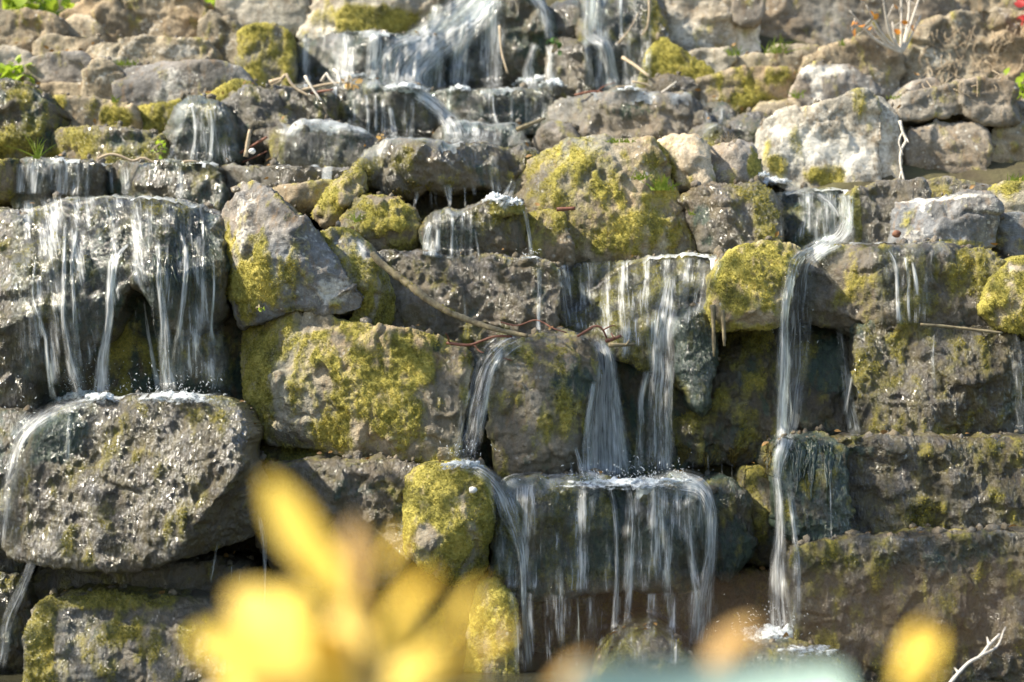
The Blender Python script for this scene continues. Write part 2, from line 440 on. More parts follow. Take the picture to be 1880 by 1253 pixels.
    for k in range(facets):
        an = r.uniform(0, 2 * math.pi); dr = np.array([math.cos(an), math.sin(an)])
        pr = (G - cc) @ dr; w = np.abs(half * dr).sum()
        f = r.uniform(0.2, 0.75) if far else r.uniform(-0.1, 0.6); sl = r.uniform(0.15, 0.5)
        dep += sl * np.maximum(0, pr - w * f)
    for an, f, sl in cuts:                                   # deliberate flat breaks: picture angle, where it starts, slope
        dr = np.array([math.cos(math.radians(an)), -math.sin(math.radians(an))]); pr = (G - cc) @ dr; w = np.abs(half * dr).sum()
        dep += sl * np.maximum(0, pr - w * f + 3 * fbm(np.stack([G[:, 0] * .03, G[:, 1] * .03, np.full(len(G), sd)], 1), 2))
    V = np.stack([(G[:, 0] - 940) * m, Y + dep * m, ZC + (626.5 - G[:, 1]) * m], 1)
    nf = len(V)
    # boundary edges -> sides running back into the bank
    E = np.concatenate([Q[:, [0, 1]], Q[:, [1, 2]], Q[:, [2, 3]], Q[:, [3, 0]]])
    key = np.sort(E, axis=1); kk = key[:, 0] * (nf + 1) + key[:, 1]
    u_, inv, cnt = np.unique(kk, return_inverse=True, return_counts=True)
    BE = E[cnt[inv] == 1]
    bv = np.unique(BE); bm = -np.ones(nf, dtype=np.int64); bm[bv] = np.arange(len(bv))
    ctr = np.array([(cc[0] - 940) * m, 0, ZC + (626.5 - cc[1]) * m])
    rings = [V[bv]]
    faces = Q.tolist()
    prev = bv.copy(); base = nf
    steps = [0.03, 0.08, 0.16, 0.3, 0.6, 1.0]
    allV = [V]
    for s_ in steps:
        rv = V[bv].copy(); rv[:, 1] += s_ * thick
        k = 1.0 + 0.02 * math.sin(s_ * 5) - 0.10 * s_
        rv[:, 0] = ctr[0] + (rv[:, 0] - ctr[0]) * k; rv[:, 2] = ctr[2] + (rv[:, 2] - ctr[2]) * k
        cur = base + np.arange(len(bv))
        faces += np.stack([prev[bm[BE[:, 1]]], prev[bm[BE[:, 0]]], cur[bm[BE[:, 0]]], cur[bm[BE[:, 1]]]], 1).tolist()
        allV.append(rv); prev = cur; base += len(bv)
    allV.append(np.array([[ctr[0], Y + thick, ctr[2]]]))
    faces += [[int(prev[bm[b]]), int(prev[bm[a]]), base] for a, b in BE]
    V = np.concatenate(allV)
    PX = np.concatenate([G] + [G[bv]] * len(steps) + [cc[None]])
    # large-scale irregularity
    ks = float(np.clip(min(size) / 150.0, 0.35, 1.0)); rough = rough * (0.5 + 0.5 * ks); crag = crag * ks
    sc = Y / 7.0
    q = V + sd * 3.17
    off = np.stack([fbm(q * 4.5, 3), fbm(q * 4.5 + 40, 3), fbm(q * 4.5 + 80, 3)], 1)
    V = V + off * np.array([0.006, 0.022, 0.006]) * rough
    fq = 3.6 if dry else 5.5
    f1, f2, cid, tl = cells(q * np.array([fq, fq, fq * 1.3]) + 0.35 * off)
    if dry: tl = tl * 1.5
    g1, g2, gid, gt = cells(q * np.array([17.0, 17.0, 22.0]) + 0.5 * off)
    step_ = ((cid - 0.5) * 0.9 + tl * 1.5) * sstep(0.0, 0.16, f2 - f1) + 0.28 * ((gid - 0.5) + 1.5 * gt) * sstep(0.0, 0.2, g2 - g1)
    # normals
    me = bpy.data.meshes.new(name)
    org = np.array([V[:, 0].mean(), Y + 0.2, V[:, 2].min()])
    me.from_pydata((V - org).tolist(), [], faces)
    me.update()
    N = np.zeros(len(V) * 3, dtype=np.float32); me.vertex_normals.foreach_get("vector", N); N = N.reshape(-1, 3).astype(np.float64)
    # masks
    low = fbm(V * 5.0 + 31.0, 3); low2 = fbm(V * 6.0 + 77.0, 3)
    mk = np.zeros((len(V), 4))
    mk[:, 0] = max(moss, 0.13 if Y < 8.1 else 0.05); mk[:, 1] = algae; mk[:, 2] = wet; mk[:, 3] = pale
    for p in patches:
        ch, x, y, rx, ry, v = p
        e = ((PX[:, 0] - x) / rx) ** 2 + ((PX[:, 1] - y) / ry) ** 2
        g = 1 - sstep(0.45, 1.25, np.sqrt(e) + 0.35 * low)
        mk[:, 'mawp'.index(ch)] += v * g
    mid = fbm(V * np.array([17.0, 17.0, 7.0]) + 7, 3)
    mk[:, 0] += (0.42 * low + 0.5 * mid) * (mk[:, 0] > 0.02); mk[:, 1] += 0.42 * low2 * (mk[:, 1] > 0.02); mk[:, 3] += 0.3 * low2 * (mk[:, 3] > 0.02)
    mk[:, 0] += 0.12 * np.clip(N[:, 2], -0.5, 1) * (mk[:, 0] > 0.05)
    mk = np.clip(mk, 0, 1.2)
    mossy = sstep(0.38, 0.68, mk[:, 0]); wetw = np.clip(mk[:, 2], 0, 1)
    # chisel steps, cracks, pits
    crk = np.clip(1 - (f2 - f1) / 0.06, 0, 1) * (fbm(V * 3 + 5, 2) > 0.05)
    d = crag * (0.018 * step_ - 0.006 * crk) * (1 - 0.8 * mossy)
    d += rough * (1 - .45 * wetw) * (0.008 * ridged(q * 14 * fs, 3) / fs ** .5 - 0.003 + 0.0045 * fbm(q * 38 * fs, 3))
    if strata > 0.45: d += 0.010 * (strata - 0.2) * perlin(np.stack([V[:, 0] * 2.5 + sd, V[:, 1] * 2.5, V[:, 2] * 26 + 3 * off[:, 0]], 1)) * (1 - mossy)
    d += wetw * (0.006 * fbm(q * np.array([44, 44, 15.0]) * fs, 2) + 0.0025 * perlin(q * np.array([100, 100, 34.0])))
    d += rough * (1 - .8 * wetw) * 0.004 * np.minimum(0, perlin(q * 46) + 0.15) * 2
    if flute:
        d += flute * 0.03 * (np.abs(perlin(np.stack([V[:, 0] * 6, V[:, 1] * 2 + sd, V[:, 2] * 0.8], 1))) - 0.25)
    d += mossy * (0.006 * (1 - 2 * np.abs(perlin(V * 26))) + 0.005 * perlin(V * 55))
    d *= sc
    V = V + N * d[:, None]
    me.vertices.foreach_set("co", (V - org).astype(np.float32).ravel())
    me.polygons.foreach_set("use_smooth", np.ones(len(me.polygons), dtype=bool))
    me.update()
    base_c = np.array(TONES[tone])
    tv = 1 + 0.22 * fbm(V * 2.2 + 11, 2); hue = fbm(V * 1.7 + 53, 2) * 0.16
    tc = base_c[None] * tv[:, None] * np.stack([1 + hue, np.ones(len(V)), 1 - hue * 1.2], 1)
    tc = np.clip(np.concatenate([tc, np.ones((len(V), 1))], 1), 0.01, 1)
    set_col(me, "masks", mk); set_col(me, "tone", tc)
    me.materials.append(M_ROCK)
    o = bpy.data.objects.new(name, me); COL.objects.link(o); o.location = org
    tag(o, label, cat, group)
    # ray target for the water, the tufts and the twigs
    k0 = HIT_N[0]
    HIT_V.append(V); HIT_F.extend([[i + k0 for i in f] for f in faces]); HIT_N[0] += len(V)
    ROCKS[n_id] = o
    # moss tufts
    if tuft > 0:
        nq = len(Q)
        fm = mossy[Q].mean(1); cen = V[Q].mean(1); fn = N[Q].mean(1)
        prob = np.clip(fm * 1.3 - .3, 0, 1) * (0.85 if Y < 7.5 else 0.5) * tuft * (h / 3.2) ** 2
        prob *= 0.55 + 0.9 * np.clip(0.5 + fbm(cen * 22, 2), 0, 1)
        sel = np.nonzero(r.uniform(size=nq) < prob)[0]
        if len(sel) > 120:
            vv, ff = [], []
            k = len(sel); nb = 3
            c = np.repeat(cen[sel], nb, 0); nn = np.repeat(fn[sel], nb, 0)
            c = c + r.normal(size=c.shape) * 0.003
            dr = nn + r.normal(size=c.shape) * 0.75 + np.array([0, 0, -0.15])
            dr /= np.linalg.norm(dr, axis=1)[:, None]
            ln = r.uniform(0.004, 0.012, size=(len(c), 1)) * (1 if Y < 7.5 else 1.25)
            sd2 = np.cross(dr, r.normal(size=c.shape)); sd2 /= np.linalg.norm(sd2, axis=1)[:, None] + 1e-9
            wd = r.uniform(0.0014, 0.0026, size=(len(c), 1)) * (1 if Y < 7.5 else 1.3)
            tv_ = np.stack([c - sd2 * wd - nn * 0.002, c + sd2 * wd - nn * 0.002, c + dr * ln], 1).reshape(-1, 3)
            tf = np.arange(len(tv_)).reshape(-1, 3)
            child_mesh("moss", tv_, tf, M_MOSS, o, smooth=False)
    return o
# ================================================================== the stones, tier by tier
R_ = stone
# ---- crest, far back
R_("boulder", "cracked tan boulder under the bright leaves at the crest", "boulder", 9.2, [(-90,30),(0,25),(40,22),(75,28),(105,38),(112,58),(85,72),(62,85),(45,97),(18,92),(0,88),(-90,95)], tone='tan', R=22, patches=[('m',50,80,22,14,.5)], crag=1.25)
R_("boulder", "pale stone wedged in the left margin below the tan boulder", "boulder", 9.0, [(-90,95),(10,88),(45,98),(55,112),(40,135),(-90,140)], tone='pale', R=14)
R_("stone_block", "largest brown tan block standing on the top left course", "stone block", 9.45, [(108,78),(116,30),(150,8),(190,-25),(350,-25),(366,5),(374,30),(366,90),(200,88)], tone='tan', R=18, D=.6, facets=3, patches=[('p',270,50,30,25,.3)], crag=1.3)
R_("stone", "small buff lump leaning on the largest brown tan block", "stone", 9.3, [(112,75),(118,40),(140,27),(160,32),(178,55),(190,76),(160,84)], tone='buff', R=16)
R_("stone_slab", "warm tan slab with a stepped top under the brown block", "stone slab", 9.05, [(44,125),(60,82),(88,71),(175,72),(190,86),(165,108),(120,115)], tone='buff', R=12, crag=1.4)
R_("stone_slab", "long pale slab with dark lichen above the blue grey slab", "stone slab", 8.95, [(155,100),(178,82),(250,72),(375,78),(392,96),(396,122),(300,128),(240,130),(165,124)], tone='buff', pale=.25, R=12, crag=1.2, patches=[('p',320,95,70,14,.3)])
R_("stone", "grey tan rounded stone with a black joint beneath it", "stone", 8.8, [(47,140),(58,108),(90,101),(150,104),(168,120),(160,152),(110,158),(52,164)], tone='grey', R=14, rough=.7, facets=2)
R_("stone", "pale upright triangular stone beside the blue grey slab", "stone", 8.68, [(152,178),(160,138),(178,114),(203,118),(222,138),(225,178),(212,194),(165,190)], tone='buff', pale=.2, R=16)
R_("stone_slab", "long blue grey slab with a white bloom and sloping right end", "stone slab", 8.62, [(210,135),(235,119),(300,114),(392,117),(440,130),(462,152),(440,166),(380,172),(330,188),(290,196),(222,194),(210,172)], tone='slate', R=14, facets=2, rough=.6, crag=.6, pale=.05, patches=[('p',330,150,60,28,.42),('p',300,180,60,14,.35)])
R_("stone", "flat tan stone under the black joint", "stone", 8.72, [(56,164),(110,158),(158,152),(175,200),(120,205),(60,200)], tone='buff', R=10)
R_("stone", "tan stone with a moss capped end below the blue grey slab", "stone", 8.5, [(90,195),(100,180),(150,182),(200,190),(242,198),(255,236),(200,244),(100,242)], tone='buff', R=14, pale=.12, moss=.2, patches=[('m',105,190,20,14,.6),('m',215,215,38,24,.7)])
R_("stone", "thin mossy stone sloping up beneath the blue grey slab", "stone", 8.55, [(236,200),(300,196),(370,182),(430,154),(458,158),(450,178),(400,204),(340,238),(250,244)], tone='grey', moss=.75, R=10, patches=[('a',300,225,50,14,.6)])
R_("boulder", "dark moss covered boulder filling the left margin above the long ledge", "boulder", 8.25, [(-120,150),(0,150),(30,157),(65,172),(90,192),(96,238),(88,290),(60,310),(-120,310)], tone='dark', R=30, moss=.35, algae=.45, wet=.3, patches=[('m',20,260,60,40,.3),('a',70,210,30,50,.4)])
R_("stone", "low brown mossy stone behind the curled twig", "stone", 8.1, [(78,250),(100,236),(150,237),(250,240),(290,246),(300,272),(300,312),(88,312),(84,275)], tone='brown', R=18, moss=.42, algae=.3, wet=.35, patches=[('m',125,265,60,30,.3),('a',230,270,60,28,.3)], crag=1.2)
R_("boulder", "round algae dark boulder with two white trickles", "boulder", 8.2, [(298,312),(305,250),(318,196),(340,182),(378,182),(406,196),(428,225),(436,312)], tone='dark', R=40, D=1.0, algae=.62, wet=.9, facets=1)
R_("stone", "grey wet stone half hidden behind the round algae boulder", "stone", 8.38, [(396,205),(425,172),(450,162),(502,165),(528,200),(534,238),(512,265),(470,300),(425,310),(410,250)], tone='mauve', R=20, wet=.6, algae=.3)
R_("stone", "dark damp stone below the driftwood pile", "stone", 8.5, [(495,165),(560,160),(610,165),(615,250),(520,258),(505,200)], tone='dark', R=16, wet=.6, algae=.3, moss=.2)
R_("stone_block", "sunlit tan block with a crumbling face near the crest", "stone block", 9.1, [(360,75),(367,36),(385,22),(430,48),(462,54),(470,150),(440,150),(398,120),(386,95)], tone='tan', R=14, crag=1.25, patches=[('p',420,80,25,20,.35)])
R_("stone_block", "square mossy block left of the top water curtain", "stone block", 8.95, [(438,150),(440,60),(460,50),(505,52),(528,62),(530,158),(480,166),(450,162)], tone='brown', R=14, moss=.6, algae=.1)
R_("boulder", "pale smooth boulder at the upper edge left of the mossy hump", "boulder", 9.5, [(398,20),(408,-30),(556,-30),(562,10),(550,48),(522,70),(480,62),(430,52)], tone='pale', R=22, rough=.6, facets=2, crag=.4)
R_("boulder", "pale boulder with a wide olive moss hump beside the top cascade", "boulder", 9.4, [(546,62),(558,25),(592,-30),(765,-30),(795,10),(765,45),(742,70),(600,72)], tone='pale', R=24, rough=.6, patches=[('m',680,35,110,32,.95)])
R_("stone_block", "broad wet ledge stone under the top water curtain", "stone block", 8.95, [(526,72),(545,58),(640,57),(700,60),(795,66),(815,180),(540,180),(524,150)], tone='brown', R=20, wet=.95, algae=.5, patches=[('m',540,75,20,18,.5)])
R_("boulder", "tall wet rock face behind the brightest white cascade", "boulder", 9.3, [(760,80),(800,0),(815,-30),(925,-30),(930,180),(770,180)], tone='grey', R=30, wet=1, algae=.35, crag=1.4)
R_("boulder", "dark streaked rock between the two top cascades", "boulder", 9.22, [(905,180),(908,10),(925,-20),(985,-12),(1018,35),(1025,180)], tone='brown', R=30, wet=.85, algae=.5, D=.9)
R_("boulder", "small dark knob between the twin upper streams", "boulder", 9.3, [(1008,10),(1030,2),(1062,5),(1068,62),(1040,82),(1010,70)], tone='dark', R=20, wet=.8, algae=.4)
R_("boulder", "brown wet knob below the twin upper streams", "boulder", 9.1, [(1008,85),(1030,70),(1058,72),(1078,98),(1085,180),(1008,180)], tone='brown', R=22, wet=.7, algae=.2)
R_("boulder", "wet mossy rock face right of the upper streams", "boulder", 9.2, [(1062,-30),(1205,-30),(1220,50),(1216,180),(1070,180)], tone='grey', R=30, wet=.8, algae=.38, moss=.2, patches=[('m',1195,60,22,80,.5)])
R_("stone", "olive moss bank stone right of the upper streams", "stone", 8.98, [(1175,165),(1198,95),(1220,72),(1262,108),(1300,128),(1318,165)], tone='brown', R=18, moss=.8)
R_("stone_block", "big pale block with a flaking white face at the upper edge", "stone block", 9.5, [(1206,60),(1204,-30),(1362,-30),(1354,20),(1348,60),(1343,92),(1285,99),(1240,94),(1225,75)], tone='pale', R=12, D=.5, pale=.3, facets=5, crag=1.25, patches=[('p',1270,65,50,28,.4),('m',1320,92,30,6,.6)])
R_("stone", "small grey stone wedged beside the big pale block", "stone", 9.45, [(1350,34),(1358,-30),(1398,-30),(1400,15),(1390,40),(1366,42)], tone='grey', R=12, moss=.15)
R_("stone", "small white limewashed stone in the gap", "stone", 9.55, [(1345,42),(1386,40),(1390,98),(1358,102),(1344,82)], tone='pale', R=12, pale=.75)
R_("stone_block", "wide smooth grey brown slab behind the bare shrub", "stone block", 9.9, [(1383,110),(1395,-30),(1640,-30),(1780,8),(1786,75),(1690,80),(1650,125),(1480,135)], tone='mauve', R=14, D=.4, facets=1, rough=.7, crag=.4)
R_("boulder", "tan boulder behind the red leaves", "boulder", 10.0, [(1740,-30),(2000,-30),(2000,60),(1780,60)], tone='tan', R=16)
R_("boulder", "huge rough tan boulder at the upper right, shaggy with dry roots", "boulder", 9.15, [(1650,190),(1656,112),(1680,65),(1706,40),(1770,28),(1830,25),(2000,35),(2000,210),(1800,200)], tone='tan', R=30, crag=1.2, rough=1.3, pale=.15, patches=[('p',1700,120,40,40,.25)])
R_("boulder", "rounded tan boulder with a broken end below the bare shrub", "boulder", 9.05, [(1472,140),(1488,106),(1560,82),(1625,72),(1650,95),(1658,180),(1600,178),(1520,160)], tone='tan', R=22, crag=1.2, patches=[('p',1600,125,30,30,.3)])
R_("stone", "flat pale chip beside the yellow moss near the grass", "stone", 9.12, [(1264,102),(1340,92),(1350,105),(1322,138),(1290,144),(1268,118)], tone='pale', R=9)
R_("stone", "little buff stones end beneath the tall grass", "stone", 9.15, [(1338,116),(1380,105),(1425,108),(1428,140),(1345,142)], tone='buff', R=9, moss=.25)
R_("stone", "small pinkish stone beside the rounded tan boulder", "stone", 9.15, [(1414,100),(1425,86),(1466,86),(1505,92),(1500,122),(1420,128)], tone='buff', R=10)
R_("stone_block", "yellow tan mossy block row under the little buff stone", "stone block", 8.88, [(1272,172),(1280,150),(1312,145),(1345,132),(1452,130),(1468,150),(1466,190),(1400,200),(1350,214),(1320,190),(1280,186)], tone='tan', R=14, moss=.38, crag=1.3, patches=[('m',1380,185,60,18,.4)])
R_("boulder", "pale pointed boulder with a white lime crest", "boulder", 8.78, [(1456,210),(1462,160),(1476,135),(1500,119),(1560,124),(1600,148),(1625,168),(1590,182),(1540,200),(1500,215)], tone='grey', R=16, pale=.18, patches=[('p',1510,130,45,14,.6),('p',1500,170,12,30,.6)])
R_("stone", "small mossy footing stone below the tan block row", "stone", 8.76, [(1382,212),(1400,193),(1462,186),(1466,208),(1420,225)], tone='buff', R=9, moss=.3)
R_("stone", "wet dark stone in the cleft beside the white cliff stone", "stone", 8.5, [(1326,262),(1343,224),(1400,206),(1426,214),(1425,300),(1360,285)], tone='mauve', R=18, wet=.7, algae=.35)
R_("boulder", "brilliant white faced boulder with vertical cracks and a mossy foot", "boulder", 8.2, [(1404,300),(1410,232),(1440,210),(1500,200),(1560,176),(1590,168),(1606,180),(1612,250),(1606,345),(1560,352),(1480,352),(1410,335)], tone='pale', R=14, crag=.6, D=.6, pale=.34, facets=3, flute=.7, patches=[('p',1470,265,55,45,.55),('p',1560,290,45,45,.5),('m',1520,325,45,24,.9),('m',1425,300,24,24,.7)])
R_("stone", "narrow cream pillar stone right of the white faced boulder", "stone", 8.22, [(1604,345),(1606,250),(1604,180),(1622,184),(1645,215),(1652,250),(1650,345)], tone='pale', R=14, flute=.6, pale=.28, patches=[('p',1622,280,12,40,.3)])
R_("stone_slab", "overhanging grey lid slab with a dark undercut, right of the cream pillar", "stone slab", 8.35, [(1644,214),(1655,180),(1720,165),(1830,145),(1866,158),(1874,216),(1805,226),(1760,208),(1690,212),(1650,218)], tone='mauve', R=14, D=.9, tilt=(0,.15), crag=1.3)
R_("stone", "small lichen grey stone behind the lid slab", "stone", 8.6, [(1655,185),(1680,152),(1716,149),(1730,170),(1700,190)], tone='grey', R=12)
R_("stone", "stone at the margin beside the lid slab", "stone", 8.5, [(1868,235),(1870,195),(1885,188),(2000,185),(2000,240)], tone='grey', R=12)
R_("stone_slab", "flat tan course stone under the lid slab", "stone slab", 8.5, [(1648,245),(1652,214),(1760,206),(1805,220),(2000,214),(2000,250)], tone='buff', R=9)
R_("stone_block", "grey block with one sunlit cream edge below the lid slab", "stone block", 8.3, [(1664,350),(1675,242),(1720,226),(1800,230),(1816,262),(1804,350)], tone='mauve', R=20, D=1.2, facets=2, patches=[('p',1705,320,18,30,.4),('p',1780,325,20,16,.4)])
R_("stone_block", "tan block with a jagged face at the margin below the lid slab", "stone block", 8.36, [(1795,350),(1814,272),(1832,236),(2000,232),(2000,350)], tone='buff', R=16, crag=1.3, patches=[('m',1800,325,14,24,.5)])
# ---- upper middle tiers
R_("stone_block", "ledge stone with thin white trickles below the top curtain", "stone block", 8.6, [(585,262),(600,178),(640,156),(700,152),(762,168),(792,190),(808,228),(806,275),(700,275),(610,268)], tone='brown', R=24, wet=.9, algae=.42, patches=[('m',650,200,40,40,.3)])
R_("stone_slab", "straight wet ledge slab below the dark streaked rock", "stone slab", 8.75, [(775,178),(820,165),(1000,169),(1014,182),(1006,245),(840,250)], tone='dark', R=12, wet=.9, algae=.6, facets=1)
R_("stone_slab", "low slab carrying the wide white curtain above the dark overhang", "stone slab", 8.5, [(785,280),(812,235),(850,230),(950,232),(972,280)], tone='dark', R=12, wet=1, algae=.5, facets=1)
R_("boulder", "long brown grey boulder with a pitted face below the upper streams", "boulder", 8.55, [(1000,228),(1006,192),(1040,178),(1110,172),(1200,170),(1282,178),(1298,208),(1298,245),(1200,258),(1080,255),(1012,240)], tone='mauve', R=18, wet=.35, crag=1.2, rough=1.2, patches=[('a',1180,205,70,25,.4)])
R_("stone", "small rounded grey stone at the foot of the pitted boulder", "stone", 8.42, [(980,278),(990,242),(1010,228),(1046,231),(1066,278)], tone='grey', R=22, wet=.3, moss=.2)
R_("stone", "wet little stone carrying the thin side trickle", "stone", 8.68, [(1276,240),(1284,196),(1330,186),(1350,215),(1350,250)], tone='grey', R=14, wet=.7, algae=.35)
R_("stone", "dark low stone under the thin orange sticks", "stone", 8.85, [(1185,180),(1192,148),(1230,140),(1275,145),(1285,165),(1275,190)], tone='dark', R=12, wet=.5, algae=.2)
R_("stone", "pale wet shelf stone at the bend of the side trickle", "stone", 8.4, [(1262,290),(1275,240),(1310,230),(1345,245),(1365,290)], tone='grey', R=14, wet=.6, moss=.25)
R_("boulder", "domed wet grey boulder with mossy drips on its side", "boulder", 8.15, [(482,320),(488,252),(510,233),(590,226),(650,235),(688,262),(702,300),(690,330),(600,332)], tone='mauve', R=32, wet=.85, algae=.3, patches=[('m',505,275,22,45,.6),('a',620,270,50,40,.3)])
R_("stone_slab", "ledge slab behind the broad left curtain", "stone slab", 7.82, [(20,385),(26,304),(40,293),(130,294),(175,300),(180,385)], tone='brown', R=14, wet=1, algae=.3, moss=.25)
R_("stone_slab", "dark ledge slab with two thin trickles", "stone slab", 7.85, [(165,385),(170,300),(250,297),(340,303),(400,304),(412,390),(300,390)], tone='dark', R=12, wet=.95, algae=.5, moss=.2, rough=1.3)
R_("stone_slab", "grey brown ledge slab running behind the pointed rock", "stone slab", 7.83, [(392,395),(396,304),(470,305),(560,308),(640,306),(655,330),(640,350),(520,352),(430,395)], tone='mauve', R=12, wet=.5, crag=1.1)
R_("stone", "mossy stub at the margin beside the broad left curtain", "stone", 7.75, [(-120,292),(20,291),(28,300),(28,360),(-120,360)], tone='brown', R=14, moss=.5, algae=.2)
R_("boulder", "heavy purple grey boulder overhanging a dripping hollow", "boulder", 7.7, [(640,330),(655,300),(690,268),(760,260),(830,258),(900,261),(985,262),(1002,276),(978,315),(950,350),(928,352),(880,344),(830,350),(780,350),(742,366),(700,358),(660,348)], tone='mauve', R=34, D=.9, wet=.75, crag=1.3, rough=1.3, thick=.4, tilt=(0,-.08), patches=[('m',668,320,26,30,.55),('a',890,300,40,45,.5),('m',790,335,60,14,.35)])
R_("stone_slab", "leaning slab, bright moss above and black beneath, beside the purple overhang", "stone slab", 7.5, [(570,392),(588,356),(628,318),(652,303),(668,318),(664,345),(642,372),(612,398),(590,412)], tone='buff', R=22, moss=.5, tilt=(-.3,.35), patches=[('m',600,360,24,40,.4)])
R_("stone", "sandy pale stone behind the pointed rock's shoulder", "stone", 7.65, [(488,350),(520,340),(580,335),(614,333),(596,364),(575,395),(530,385)], tone='buff', R=16, moss=.22, pale=.12)
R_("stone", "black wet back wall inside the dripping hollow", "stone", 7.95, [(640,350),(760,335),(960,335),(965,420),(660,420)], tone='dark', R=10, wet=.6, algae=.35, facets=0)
R_("boulder", "biggest yellow mossy boulder of the middle, with a grass tuft", "boulder", 7.62, [(938,352),(960,310),(990,280),(1050,254),(1120,250),(1200,250),(1222,272),(1232,332),(1254,372),(1272,420),(1286,470),(1260,480),(1180,484),(1050,486),(1040,440),(1035,392),(955,384)], tone='buff', R=46, D=.75, moss=.36, facets=0, cuts=[(-12,.3,.4), (65,.35,.3), (165,.45,.45), (-80,.6,.25)], crag=1.2, rough=1.2, tilt=(-.05,.2), patches=[('m',1060,340,60,80,.3),('m',1170,430,110,50,.38),('w',985,340,40,50,.8),('p',1150,270,60,24,.15),('p',1215,440,25,20,.45),('p',1180,330,50,40,.15)])
R_("stone", "pale ridged stone propped against the biggest yellow boulder", "stone", 7.72, [(1212,274),(1218,252),(1244,242),(1280,249),(1303,262),(1306,345),(1240,350),(1230,330)], tone='pale', R=20, D=1.0, facets=5, crag=1.3, pale=.18, patches=[('m',1232,300,16,35,.5)])
R_("stone", "grey stone with a mossy right end over the black slot", "stone", 7.8, [(1299,342),(1300,270),(1350,258),(1386,268),(1402,300),(1400,335),(1350,340)], tone='grey', R=16, patches=[('m',1385,305,18,32,.8)])
R_("boulder", "squat wet boulder with a mossy corner under the black slot", "boulder", 7.6, [(1240,365),(1300,343),(1350,337),(1385,334),(1422,346),(1441,382),(1440,450),(1400,480),(1320,480),(1285,462),(1268,405)], tone='mauve', R=26, wet=.7, crag=1.1, patches=[('m',1405,395,26,60,.85),('a',1285,420,26,50,.6)])
R_("stone_block", "wet green ledge stone under the side cascade", "stone block", 7.75, [(1415,372),(1432,352),(1540,350),(1574,364),(1574,450),(1540,470),(1430,470)], tone='brown', R=20, wet=.95, algae=.6, moss=.3)
R_("stone_block", "square bubbly wet block with a mossy left edge", "stone block", 7.5, [(1566,465),(1570,400),(1575,346),(1620,335),(1690,334),(1705,350),(1700,465)], tone='mauve', R=14, D=.7, wet=.6, facets=1, rough=1.5, patches=[('m',1572,400,10,70,.9)])
R_("stone_slab", "flat dark course slab behind the square lichened block", "stone slab", 7.62, [(1680,375),(1690,338),(1740,330),(1835,344),(1850,385)], tone='mauve', R=12, wet=.3)
R_("stone_block", "square dry grey block with a sunlit cream rim and lichen", "stone block", 7.35, [(1654,455),(1655,375),(1666,362),(1740,358),(1815,360),(1830,380),(1832,455)], tone='slate', R=14, D=.7, facets=2, pale=.16, patches=[('p',1685,430,26,14,.4),('p',1740,362,80,5,.5),('m',1750,446,60,7,.6),('p',1700,375,6,20,.4)])  # thin pale patch along the top edge paints the sun on the rim
R_("stone", "tan moss topped stone at the margin behind the square lichened block", "stone", 7.5, [(1812,400),(1818,355),(1850,335),(2000,318),(2000,405)], tone='buff', R=14, moss=.3, patches=[('m',1860,340,40,14,.5)])
R_("stone_block", "plain dark grey block at the margin above the bright moss boulder", "stone block", 7.4, [(1824,440),(1828,394),(2000,390),(2000,520),(1850,500)], tone='slate', R=12, facets=1)
R_("stone", "dripping mossy brown stone below the leaning slab", "stone", 7.38, [(616,425),(640,372),(670,360),(722,361),(752,385),(768,425),(764,475),(690,478),(640,450)], tone='brown', R=30, D=1.1, moss=.4, patches=[('m',725,420,40,55,.4),('w',650,400,22,50,.8),('a',715,375,34,18,.5),('p',676,410,6,40,.3)], facets=5)  # narrow upright pale patch paints sunlight on the left face
R_("stone_block", "low green ledge block with dangling white strands", "stone block", 7.33, [(772,485),(777,404),(792,388),(850,381),(880,378),(942,378),(962,390),(966,485)], tone='brown', R=18, wet=.85, algae=.4, moss=.3, rough=1.3)
R_("stone_block", "brown algae block right of the thin single strand", "stone block", 7.4, [(952,485),(956,390),(1030,387),(1044,440),(1050,485)], tone='brown', R=16, moss=.35, algae=.25, wet=.3)
R_("stone_slab", "thin dark slab lying on top of the low green ledge block", "stone slab", 7.36, [(866,384),(885,372),(945,371),(962,378),(958,392),(875,393)], tone='dark', R=7, moss=.3, wet=.3)
# ---- main tier
R_("boulder", "enormous wet overhanging boulder with long white strands", "boulder", 6.92, [(-160,420),(-160,372),(0,378),(50,354),(110,350),(250,355),(340,365),(388,380),(404,410),(408,520),(396,585),(340,620),(300,590),(270,545),(243,518),(222,555),(195,620),(150,640),(110,610),(95,590),(75,640),(60,770),(-160,780)], tone='mauve', R=60, D=.75, wet=1, thick=.8, rough=1.4, crag=.8, tilt=(0,-.02), moss=.16, algae=.22, patches=[('a',330,470,90,110,.62),('a',170,450,60,80,.4),('a',215,560,30,60,.4),('m',60,450,40,80,.25)])
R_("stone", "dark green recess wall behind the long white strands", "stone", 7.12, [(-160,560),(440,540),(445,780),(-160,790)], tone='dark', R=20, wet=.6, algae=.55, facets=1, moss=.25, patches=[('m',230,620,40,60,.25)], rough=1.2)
R_("boulder", "pointed grey boulder, bare above and mossy below", "boulder", 6.93, [(390,430),(400,370),(420,329),(450,325),(490,350),(540,390),(585,432),(622,490),(668,545),(660,568),(600,576),(540,565),(480,585),(430,600),(405,530)], tone='slate', R=50, D=.8, facets=1, cuts=[(25,.1,.35), (170,.35,.5)], crag=1.1, tilt=(-.04,.18), pale=.16, patches=[('m',440,500,62,90,.6),('m',510,505,60,45,.55),('m',560,560,70,18,.5),('p',440,410,20,60,.25),('p',620,535,42,28,.55),('m',400,420,12,50,.5)])
